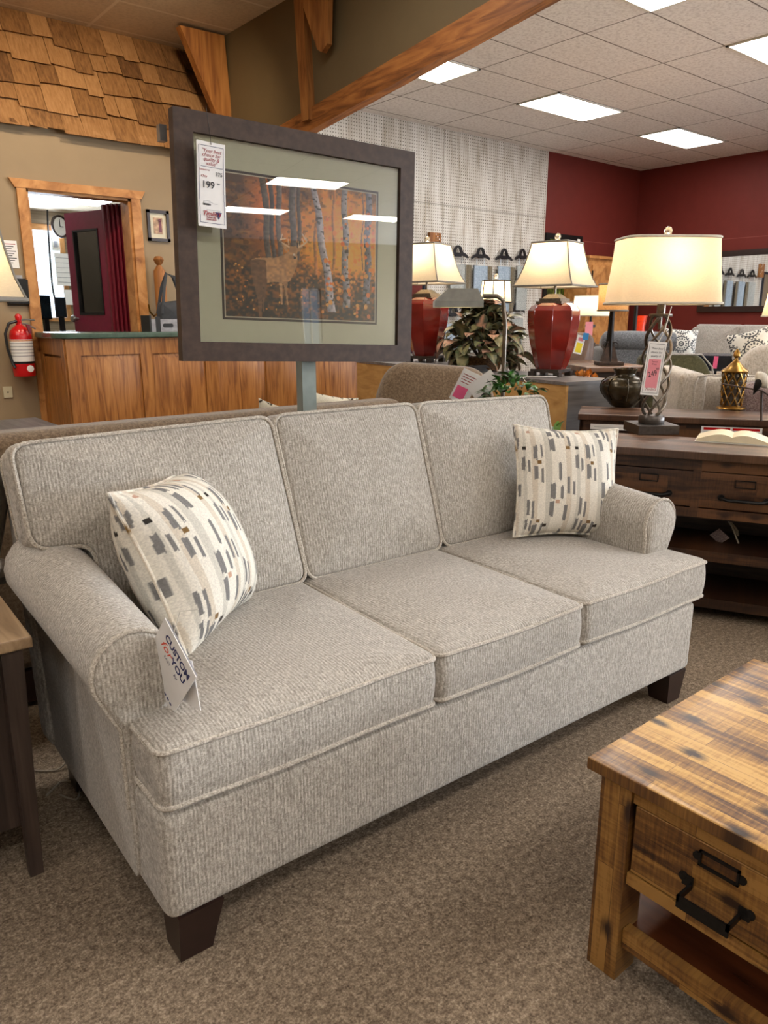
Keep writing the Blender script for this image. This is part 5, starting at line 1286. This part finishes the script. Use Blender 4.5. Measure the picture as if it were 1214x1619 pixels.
pillow('throw_pillow', 'black and white medallion pillow on the far grey sofa beside the cream armchair', .36, .07, at(1190, 556, 6.3), (R(-14), R(-14), R(-50)), M_IKAT, 'medallion pillows', medal, 70, False)
# small dark blue-black end table
pE = at(1108, 570, 6.75); zt = at(1108, 560, 6.75).z
e2 = thing('end_table', 'small slate black end table with a pink tag in front of the far sofa', 'end table', (pE.x, pE.y, 0), (0, 0, R(-64)))
MB().box(-.3, .3, -.25, .25, zt-.03, zt).build('table_top', M_NAVYW, e2)
MB().box(-.27, .27, -.22, -.2, zt-.13, zt-.03).box(-.27, -.25, -.22, .22, zt-.13, zt-.03).build('apron', M_NAVYW, e2)
for x in (-.27, .23):
    for y_ in (-.22, .18): MB().box(x, x+.04, y_, y_+.04, 0, zt-.03).build('leg', M_NAVYW, e2)
sl_ = MB()
for k in range(4): sl_.box(-.12+k*.08, -.10+k*.08, -.21, -.2, .2, zt-.13)
sl_.build('slat', M_NAVYW, e2)
card('price_tag', 'pink price tag hanging on the small slate black end table', at(1131, 573, 6.35), 0, 3, -45, .035, .10, M_PINKH)
# olive chair
pO = at(1066, 600, 5.9)
oc = thing('armchair', 'olive green curved back chair behind the bronze vase', 'armchair', (pO.x, pO.y, 0), (0, 0, R(-38)))
zo = at(1060, 559, 5.9).z
MB().boxed(fillet([(-.3, .4), (.40, .4), (.26, zo-.12), (.16, zo), (-.3, zo)], .07, 5, .05), -.05, .05, .03, crown=.02, M=RX).build('backrest', M_OLIVE, oc, ang=60)
rbox(-.3, .35, 0, .5, .25, .48, .05).build('seat', M_OLIVE, oc)
for x in (-.25, .28):
    for y_ in (.05, .4): MB().box(x, x+.04, y_, y_+.04, 0, .26).build('leg', M_ESP, oc)
MB().tube([(.33, -.055, .62), (.26, -.055, zo-.10), (.17, -.055, zo-.005), (-.28, -.055, zo-.0)], .007, 6).build('piping', M_GREY, oc)
# cream ribbed armchair, right edge
pW = at(1072, 640, 4.7); zA_ = at(1090, 590, 4.7).z
wc = thing('armchair', 'cream ribbed armchair with piping in front of the far grey sofa', 'armchair', (pW.x, pW.y, 0), (0, 0, azB+R(8)))
rbox(0, .16, .0, .85, .1, zA_, .04).build('arm', M_CREAM, wc, ang=60)
MB().tube([(.085, -.01, .1), (.085, -.012, zA_-.06), (.10, -.01, zA_-.02), (.16, -.0, zA_-.01), (.6, .02, zA_-.02)], .007, 6).build('piping', M_SOFA_PIPE, wc)
rbox(.16, .95, .05, .85, .1, .55, .04).build('seat', M_CREAM, wc)
rbox(.10, .62, .05, .20, .5, zA_-.02, .05).build('front_cushion', M_CREAM, wc, ang=60)
zt2 = at(1190, 545, 4.9).z
MB().boxed(fillet([(.42, .5), (1.3, .5), (1.3, zt2), (.58, zt2), (.45, zt2-.2)], .10, 6, .05), -.16, 0, .05, crown=.03, M=Matrix.Translation((0, .45, 0)) @ Matrix.Rotation(R(86), 4, 'X')).build('backrest', M_CREAM, wc, ang=60)
rbox(.9, 1.1, .0, .85, .1, zA_, .04).build('arm', M_CREAM, wc, ang=60)
for x in (.03, 1.03):
    for y_ in (.03, .78): MB().box(x, x+.04, y_, y_+.04, 0, .1).build('leg', M_ESP, wc)
pT = at(1195, 622, 4.55)
th = thing('throw_blanket', 'mauve brown boucle throw bundled on the cream armchair, right edge', 'blanket', (pT.x, pT.y, .55), (0, 0, azB))
MB().boxed(fillet([(-.14, -.1), (.4, -.1), (.4, .2), (-.1, .2)], .08, 5, .04), 0, .36, .06, crown=.03, bulge=.01).build('folds', M_THROW, th, ang=60)
# bird figurine
pB = at(1206, 602, 3.9)
bd_ = thing('bird_figurine', 'grey and white bird figurine on a twig at the right edge', 'figurine', pB, (0, 0, azB))
MB().lathe([(.002, -.045), (.022, -.03), (.034, 0), (.03, .025), (.016, .045), (.003, .055)], 16, Matrix.Rotation(R(-35), 4, 'Y')).build('body', M_BIRDW, bd_, ang=60)
MB().lathe([(.002, -.07), (.016, -.03), (.022, 0), (.012, .03), (.002, .04)], 12, Matrix.Translation((-.018, -.012, -.005)) @ Matrix.Rotation(R(18), 4, 'Y')).build('wing', M_IRON, bd_, ang=60)
MB().lathe([(.002, -.018), (.018, 0), (.002, .018)], 12, Matrix.Translation((.03, 0, .05))).build('head', M_BIRDW, bd_, ang=60)
tw = on_console(B0, azB, 1.15, .2, ZB)
tg_ = MB().tube([(-.19, 0, -.02), (-.1, 0, -.035), (0, 0, -.05), (.06, 0, -.09)], .004, 6).tube([(0, 0, -.05), (.015, 0, pB.z*-1+ZB)], .006, 6)
tg_.build('twig', M_TWIG, bd_)
# dark charcoal recliner sofa with round arm
pC = at(990, 600, 6.7); zc_ = at(985, 523, 6.7).z
cs = thing('recliner', 'charcoal grey recliner with a fat rolled arm behind the hunting lamp', 'recliner', (pC.x, pC.y, 0), (0, 0, R(-39)))
rr_ = (zc_ - at(985, 556, 6.7).z)/2
MB().tube([(-.24, 0, zc_-rr_), (-.21, 0, zc_-rr_), (.0, 0, zc_-rr_), (.38, 0, zc_-rr_-.01)], [rr_*.55, rr_*.95, rr_, rr_*.97], 24).build('arm_roll', M_CHAR, cs, ang=60)
rbox(-.22, .38, -.06, .4, .05, zc_-rr_*1.6, .04).build('body', M_CHAR, cs, ang=60)
rbox(-.15, .34, .25, .45, .4, zc_-.03, .08).build('backrest', M_CHAR, cs, ang=60)
# brown leather recliner
pR = at(912, 570, 6.5); zr = at(915, 526, 6.5).z
br_ = thing('recliner', 'brown leather recliner with bright tags behind the right red lamp', 'recliner', (pR.x, pR.y, 0), (0, 0, R(-38)))
MB().boxed(fillet([(-.16, .3), (.13, .3), (.15, zr-.05), (.1, zr), (-.16, zr)], .05, 5, .05), -.08, .08, .05, crown=.03, M=Matrix.Rotation(R(86), 4, 'X')).build('backrest', M_LEATH, br_, ang=60)
rbox(-.3, .2, -.3, .05, .05, at(900, 572, 6.2).z, .09).build('seat', M_LEATH, br_, ang=60)
def tagy(t, w_, h_): MB().box(-w_*.35, w_*.35, -.0016, -.0008, -h_*.42, h_*.1).build('yellow_sticker', M_YEL, t); MB().box(-w_*.3, w_*.3, -.0016, -.0008, h_*.2, h_*.38).build('pink_band', M_PINK, t)
card('price_tag', 'white tag with a yellow sticker on the brown leather recliner', at(916, 545, 6.3), 0, 12, -38, .07, .15, extra=tagy)
card('price_tag', 'small bright blue tag above the yellow stickered one', at(926, 532, 6.28), 0, 5, -38, .045, .055, M_BLUES)
# hunting lamp and its table
pH = at(962, 577, 5.6); zh = pH.z
he = thing('end_table', 'dark wood end table under the burlap shade hunting lamp', 'end table', (pH.x, pH.y, 0), (0, 0, R(-30)))
MB().boxed([(-.26, -.2), (.24, -.2), (.24, .2), (-.26, .2)], zh-.04, zh, .01).build('table_top', M_DKTOP, he)
MB().box(-.24, .22, -.18, .18, zh-.11, zh-.04).build('apron', M_DKW, he)
for x in (-.24, .17):
    for y_ in (-.18, .13): MB().box(x, x+.05, y_, y_+.05, 0, zh-.11).build('leg', M_DKW, he)
def hunt_base(t):
    MB().boxed([(-.09, -.07), (.09, -.07), (.09, .07), (-.09, .07)], 0, .025, .006).build('base', M_TWIG, t)
    MB().taper((-.055, .055, -.04, .04, .025), (-.02, .02, -.015, .015, .17)).build('root_flare', M_TWIG, t)
    for k, (x, y_) in enumerate(((-.014, 0), (.012, .01), (.0, -.014))): MB().tube([(x*2.4, y_*2, .02), (x*1.4, y_, .16), (x, y_, .25), (x*.9, y_*.7, .42)], [.014, .012, .010, .008], 8).build('rifle_post', M_IRON, t)
    for s_ in (-1, 1): MB().tube([(.022*s_, -.02, .14+.018*math.cos(a)) if False else ((.032+.018*math.cos(a))*s_, -.02, .145+.018*math.sin(a)) for a in [2*PI*i/12 for i in range(12)]], .003, 5, True).build('ring', M_IRON, t)
hl = table_lamp('burlap drum shade lamp with rifle style base on the dark end table', (pH.x, pH.y, zh), hunt_base, .385, .565, [(1, 0), (1, 1)], M_BURLAP, 2.2, n=40, xs=.105, ys=.105, pw=2.0, rotz=R(-40), finial=True)
MB().tube([(-.05, -.101, .44), (-.04, -.103, .45), (-.02, -.106, .447)], [.006, .014, .008], 6, flat=.3).build('bird_silhouette', M_BLK, hl)
# autumn decor in front
pG = at(925, 592, 5.12)
ad = thing('autumn_decor', 'orange autumn leaf arrangement beside the red lamp pedestal', 'decoration', (pG.x, pG.y, pG.z-.05))
r8 = random.Random(4); mb = MB()
for k in range(40):
    c = Vector((r8.uniform(-.07, .07), r8.uniform(-.05, .05), r8.uniform(0, .07))); s_ = .022
    a = r8.uniform(0, PI); mb.add([tuple(c+Vector((s_*math.cos(a), s_*math.sin(a), 0))), tuple(c+Vector((0, 0, s_))), tuple(c-Vector((s_*math.cos(a), s_*math.sin(a), .004))), tuple(c-Vector((0, .005, s_)))], [(0, 1, 2, 3)])
mb.build('leaves', M_ORANGE, ad); MB().lathe([(.06, -.04), (.085, 0), (.08, .01), (.05, .0)], 16).build('bowl', M_TWIG, ad)
ds = thing('side_table', 'low dark side table carrying the orange autumn arrangement', 'side table', (pG.x, pG.y, 0)); MB().box(-.2, .14, -.1, .1, pG.z-.12, pG.z-.09).build('table_top', M_DKW, ds)
for x in (-.18, .1): MB().box(x, x+.03, -.09, .09, 0, pG.z-.12).build('leg', M_DKW, ds)
# small white lamp
pS = at(931, 545, 7.5)
def slim_base(t):
    MB().lathe([(.06, 0), (.06, .02), (.012, .03), (.012, .16), (.05, .165), (.05, .19), (.012, .195), (.01, .3)], 16).build('base', M_IRON, t)
zs_ = at(931, 499, 7.5).z-pS.z; ze_ = at(931, 468, 7.5).z-pS.z
table_lamp('small white drum shade lamp behind the right red lamp', (pS.x, pS.y, pS.z), slim_base, zs_, ze_, [(1, 0), (.9, 1)], M_SHADE, 8, n=32, xs=.18, ys=.18, trim=M_TRIML, finial=False)
tbs = thing('side_table', 'side table hidden behind the brown recliner under the white lamp', 'side table', (pS.x, pS.y, 0)); MB().lathe([(.22, pS.z-.03), (.22, pS.z)], 24).build('table_top', M_DKW, tbs); MB().lathe([(.16, 0), (.16, .02), (.03, .04), (.03, pS.z-.03)], 16).build('pedestal_leg', M_DKW, tbs)
card('price_tag', 'pink and white tag hanging from the small white lamp', at(931, 520, 7.35), 0, 0, -40, .07, .13, M_PINK)
# orange floor vase and dark pole by the red wall
pV = at(1010, 540, 8.6)
ov = thing('floor_vase', 'tall orange red floor vase against the red wall', 'vase', (pV.x, pV.y, 0)); zv = at(1010, 499, 8.6).z
MB().lathe([(.06, 0), (.1, .2), (.12, zv*.5), (.08, zv*.75), (.05, zv*.9), (.07, zv), (.05, zv)], 24).build('body', M_ORVASE, ov, ang=60)
pP = at(1003, 520, 8.3); fp2 = thing('floor_lamp', 'dark thin floor lamp pole by the orange vase', 'floor lamp', (pP.x, pP.y, 0)); MB().tube([(0, 0, 0), (0, 0, 1.7)], .02, 8).build('pole', M_IRON, fp2); MB().lathe([(.16, 0), (.16, .02), (.02, .04)], 20).build('base', M_IRON, fp2)
o = MB().lathe([(.2, 1.5), (.13, 1.72)], 24, cap=False).build('lamp_shade', M_BURLAP, fp2)
l = bpy.data.lights.new('bulb_light', 'POINT'); l.energy = 22; l.color = (1, .6, .3); l.shadow_soft_size = .05; lo = bpy.data.objects.new('bulb_light', l); C.objects.link(lo); lo.parent = fp2; lo.location = (0, 0, 1.58)
# lamp cut by the right edge
pX = at(1232, 545, 6.0)
zx0 = at(1232, 500, 6.0).z-ZB; zx1 = at(1232, 440, 6.0).z-ZB
table_lamp('cream lamp shade cut off by the right edge above the cream armchair', (pX.x, pX.y, ZB), simple_base, zx0, zx1, [(1, 0), (.7, 1)], M_SHADE, 6, n=32, xs=.15, ys=.15, trim=M_TRIML, finial=False)
stx = thing('side_table', 'side table outside the right edge under the cream lamp', 'side table', (pX.x, pX.y, 0)); MB().lathe([(.13, ZB-.03), (.13, ZB)], 24).build('table_top', M_DKW, stx); MB().lathe([(.1, 0), (.1, .02), (.03, .04), (.03, ZB-.03)], 16).build('pedestal_leg', M_DKW, stx)

# ================================================================ WALL ITEMS, RIGHT HALF
def hanger(px, py, label, mats, drop, grp, wpx=24, dx_=0):
    q = onY(px, py, YW-.05); s_ = wpx/24*.20
    t = thing('swatch_hanger', label, 'fabric hanger', (q.x, YW-.05, q.z), (0, 0, 0), grp)
    o1 = [(-s_, -.07), (-s_*.8, -.035), (-s_*.45, -.01), (-s_*.3, .05), (-s_*.1, .075), (s_*.1, .075), (s_*.3, .05), (s_*.45, -.01), (s_*.8, -.035), (s_, -.07)]
    hb = MB()
    n_ = len(o1); vs = []; 
    inner = [(-s_*.95, -.085), (-s_*.6, -.06), (-s_*.3, -.055), (-s_*.18, .02), (-s_*.08, .045), (s_*.08, .045), (s_*.18, .02), (s_*.3, -.055), (s_*.6, -.06), (s_*.95, -.085)]
    for y_ in (-.012, .012): vs += [(x, y_, z) for x, z in o1] + [(x, y_, z) for x, z in inner]
    fs = []
    for k in range(n_-1):
        fs += [(k, k+1, n_+k+1, n_+k)[::-1], (2*n_+k, 2*n_+k+1, 3*n_+k+1, 3*n_+k), (k, k+1, 2*n_+k+1, 2*n_+k), (n_+k, n_+k+1, 3*n_+k+1, 3*n_+k)[::-1]]
    hb.add(vs, fs).box(-s_*.28, s_*.28, -.012, .012, -.07, -.02)
    hb.build('hanger', M_BLKP, t, ang=15)
    cl = MB()
    for x in (-s_*.4, s_*.4): cl.tube([(x, 0, -.07), (x, 0, -.17)], .004, 5)
    cl.box(-s_*.8, s_*.8, -.004, .004, -.19, -.165)
    cl.build('clip_bar', M_STEEL, t)
    for k, m in enumerate(mats):
        w_ = s_*(.75 if k == 0 else .3); off = dx_ if k == 0 else (s_*.95)
        MB().grid(8, 4, lambda a, b: (off-w_+2*w_*a, -.02+.008*math.sin(a*9), -.17-drop*b)).grid(8, 4, lambda a, b: (off-w_+2*w_*(1-a), -.008+.008*math.sin((1-a)*9), -.17-drop*b)).build('swatch', m, t)
    return t
G1 = 'fabric swatch hangers on the pegboard'
hanger(724, 397, 'leftmost upper black hanger with pale grey swatch on the pegboard', (M_SWG, M_SWT), .55, G1, 24)
hanger(760, 400, 'second upper black hanger with blue grey swatch on the pegboard', (M_SWB, M_SWT), .62, G1, 22)
hanger(797, 402, 'third upper black hanger with light blue swatch on the pegboard', (M_SWB, M_SWT), .62, G1, 21)
hanger(826, 402, 'rightmost upper black hanger with patterned grey swatch on the pegboard', (M_SWG,), .62, G1, 19)
hanger(716, 492, 'lower left black hanger beneath the metal lamp head on the pegboard', (M_SWB, M_SWT), .4, G1, 26)
hanger(752, 492, 'lower middle black hanger above the croton plant', (M_SWG, M_SWB), .4, G1, 22)
hanger(818, 485, 'lower right black hanger left of the right red lamp', (M_SWG,), .5, G1, 20)
wallitem('carved_board', 'brown perforated wood board on the pegboard above the left red lamp', 'wood panel', 680, 367, 697, 402, YW-.05, M_BEAMV, .04, lambda t, w_, h_: [MB().box(w_*(.0+.3*(k % 3)), w_*(.12+.3*(k % 3)), -.043, -.04, h_*(.8-.22*(k//3)), h_*(.9-.22*(k//3))).build('cutout', M_PAPER if k % 4 == 0 else M_ESP, t) for k in range(21)])
def mirror_frame(name, label, x0, x1, z0, z1, Y, fw2, fm, gm, cat='mirror', axis='y'):
    t = thing(name, label, cat, ((x0+x1)/2, Y, (z0+z1)/2)); a, b = (x1-x0)/2, (z1-z0)/2
    MB().box(-a, a, -.03, 0, b-fw2, b).box(-a, a, -.03, 0, -b, -b+fw2).box(-a, -a+fw2, -.03, 0, -b+fw2, b-fw2).box(a-fw2, a, -.03, 0, -b+fw2, b-fw2).build('frame', fm, t)
    MB().box(-a+fw2, a-fw2, -.012, 0, -b+fw2, b-fw2).build('mirror_glass' if cat == 'mirror' else 'print', gm, t)
    return t
a = onY(610, 381, YW-.002); b = onY(671, 540, YW-.002)
mirror_frame('wall_mirror', 'dark framed mirror on the pegboard partly hidden by the deer picture', a.x, b.x, b.z-.15, a.z, YW-.002, .05, M_NAVYW, M_MIRR)
a = onY(862, 368, YW-.002); b = onY(912, 484, YW-.002)
M_FOREST = streak('forest_print', ((16, 18, 10), (44, 58, 22), (120, 134, 40), (200, 208, 170)), (14, 14, 4), .3, detail=5)
mirror_frame('framed_picture', 'black framed forest picture on the red wall behind the right red lamp', a.x, b.x, b.z, a.z, YW-.002, .08, M_IRON, M_FOREST, 'picture')
card('price_tag', 'white tag hanging on the forest picture frame on the red wall', (onY(914, 388, YW-.04).x, YW-.045, onY(914, 388, YW).z), 0, 0, 0, .07, .17, extra=lambda t, w_, h_: MB().box(-w_*.2, w_*.2, -.0016, -.0008, -h_*.3, h_*.3).build('print_line', M_PAPERG, t))
a = onY(931, 408, YW-.45); b = onY(1000, 412, YW-.45)
am = thing('armoire', 'tall honey pine cabinet in the corner of the red walls', 'cabinet', (a.x, YW-.45, 0)); w_ = b.x-a.x
MB().box(0, w_, 0, .43, 0, a.z).build('carcass', M_CEDAR, am)
MB().box(.08, w_/2, -.02, 0, .1, a.z-.1).box(w_/2+.01, w_-.08, -.02, 0, .1, a.z-.1).build('door', M_CEDAR, am)
MB().box(.07, .09, -.03, -.02, a.z-.3, a.z-.18).build('hinge', M_IRON, am)
MB().box(-.02, w_+.02, -.03, .43, a.z, a.z+.04).build('cornice', M_CEDAR, am)
def right_wall(name, label, y0, y1, z0, z1, fw2, fm, gm, cat, part):
    t = thing(name, label, cat, (XR-.002, (y0+y1)/2, (z0+z1)/2), (0, 0, R(-90))); a, b = abs(y1-y0)/2, (z1-z0)/2
    MB().box(-a, a, -.04, 0, b-fw2, b).box(-a, a, -.04, 0, -b, -b+fw2).box(-a, -a+fw2, -.04, 0, -b+fw2, b-fw2).box(a-fw2, a, -.04, 0, -b+fw2, b-fw2).build('frame', fm, t)
    MB().box(-a+fw2, a-fw2, -.015, 0, -b+fw2, b-fw2).build(part, gm, t); return t
a = onX(1120, 396, XR); b = onX(1150, 487, XR)
right_wall('wall_mirror', 'wide dark framed mirror on the red right wall reflecting the pegboard', 4.4, 6.45, b.z-.06, onX(1150, 397, XR).z, .085, M_ESP, M_MIRR, 'mirror', 'mirror_glass')
a = onX(1038, 379, XR); b = onX(1092, 381, XR)
M_DARKP = streak('dark_landscape_print', ((20, 18, 16), (40, 36, 30), (64, 58, 44)), (8, 8, 8), .3)
right_wall('framed_picture', 'dark framed landscape picture just above the big drum shade', b.y, a.y, a.z-.5, a.z+.02, .05, M_IRON, M_DARKP, 'picture', 'print')
card('price_tag', 'white tag hanging on the dark landscape frame above the drum shade', (XR-.05, b.y+.02, a.z-.06), 0, 0, -90, .14, .1)
# small multi-panel shade lamp in the middle
pM = at(781, 540, 6.3)
zm0 = at(781, 478, 6.3).z-pM.z; zm1 = at(781, 444, 6.3).z-pM.z
table_lamp('small distant lamp with dark ribbed cream shade between the two red lamps', (pM.x, pM.y, pM.z), slim_base, zm0, zm1, [(1, 0), (.95, .4), (.86, 1)], M_SHADE, 6, n=8, xs=.13, ys=.13, trim=M_IRON, rotz=R(10))
tbm = thing('side_table', 'tall narrow table behind the croton plant under the small distant lamp', 'side table', (pM.x, pM.y, 0)); MB().lathe([(.22, pM.z-.03), (.22, pM.z)], 24).build('table_top', M_DKW, tbm); MB().lathe([(.16, 0), (.16, .02), (.03, .04), (.03, pM.z-.03)], 16).build('pedestal_leg', M_DKW, tbm)
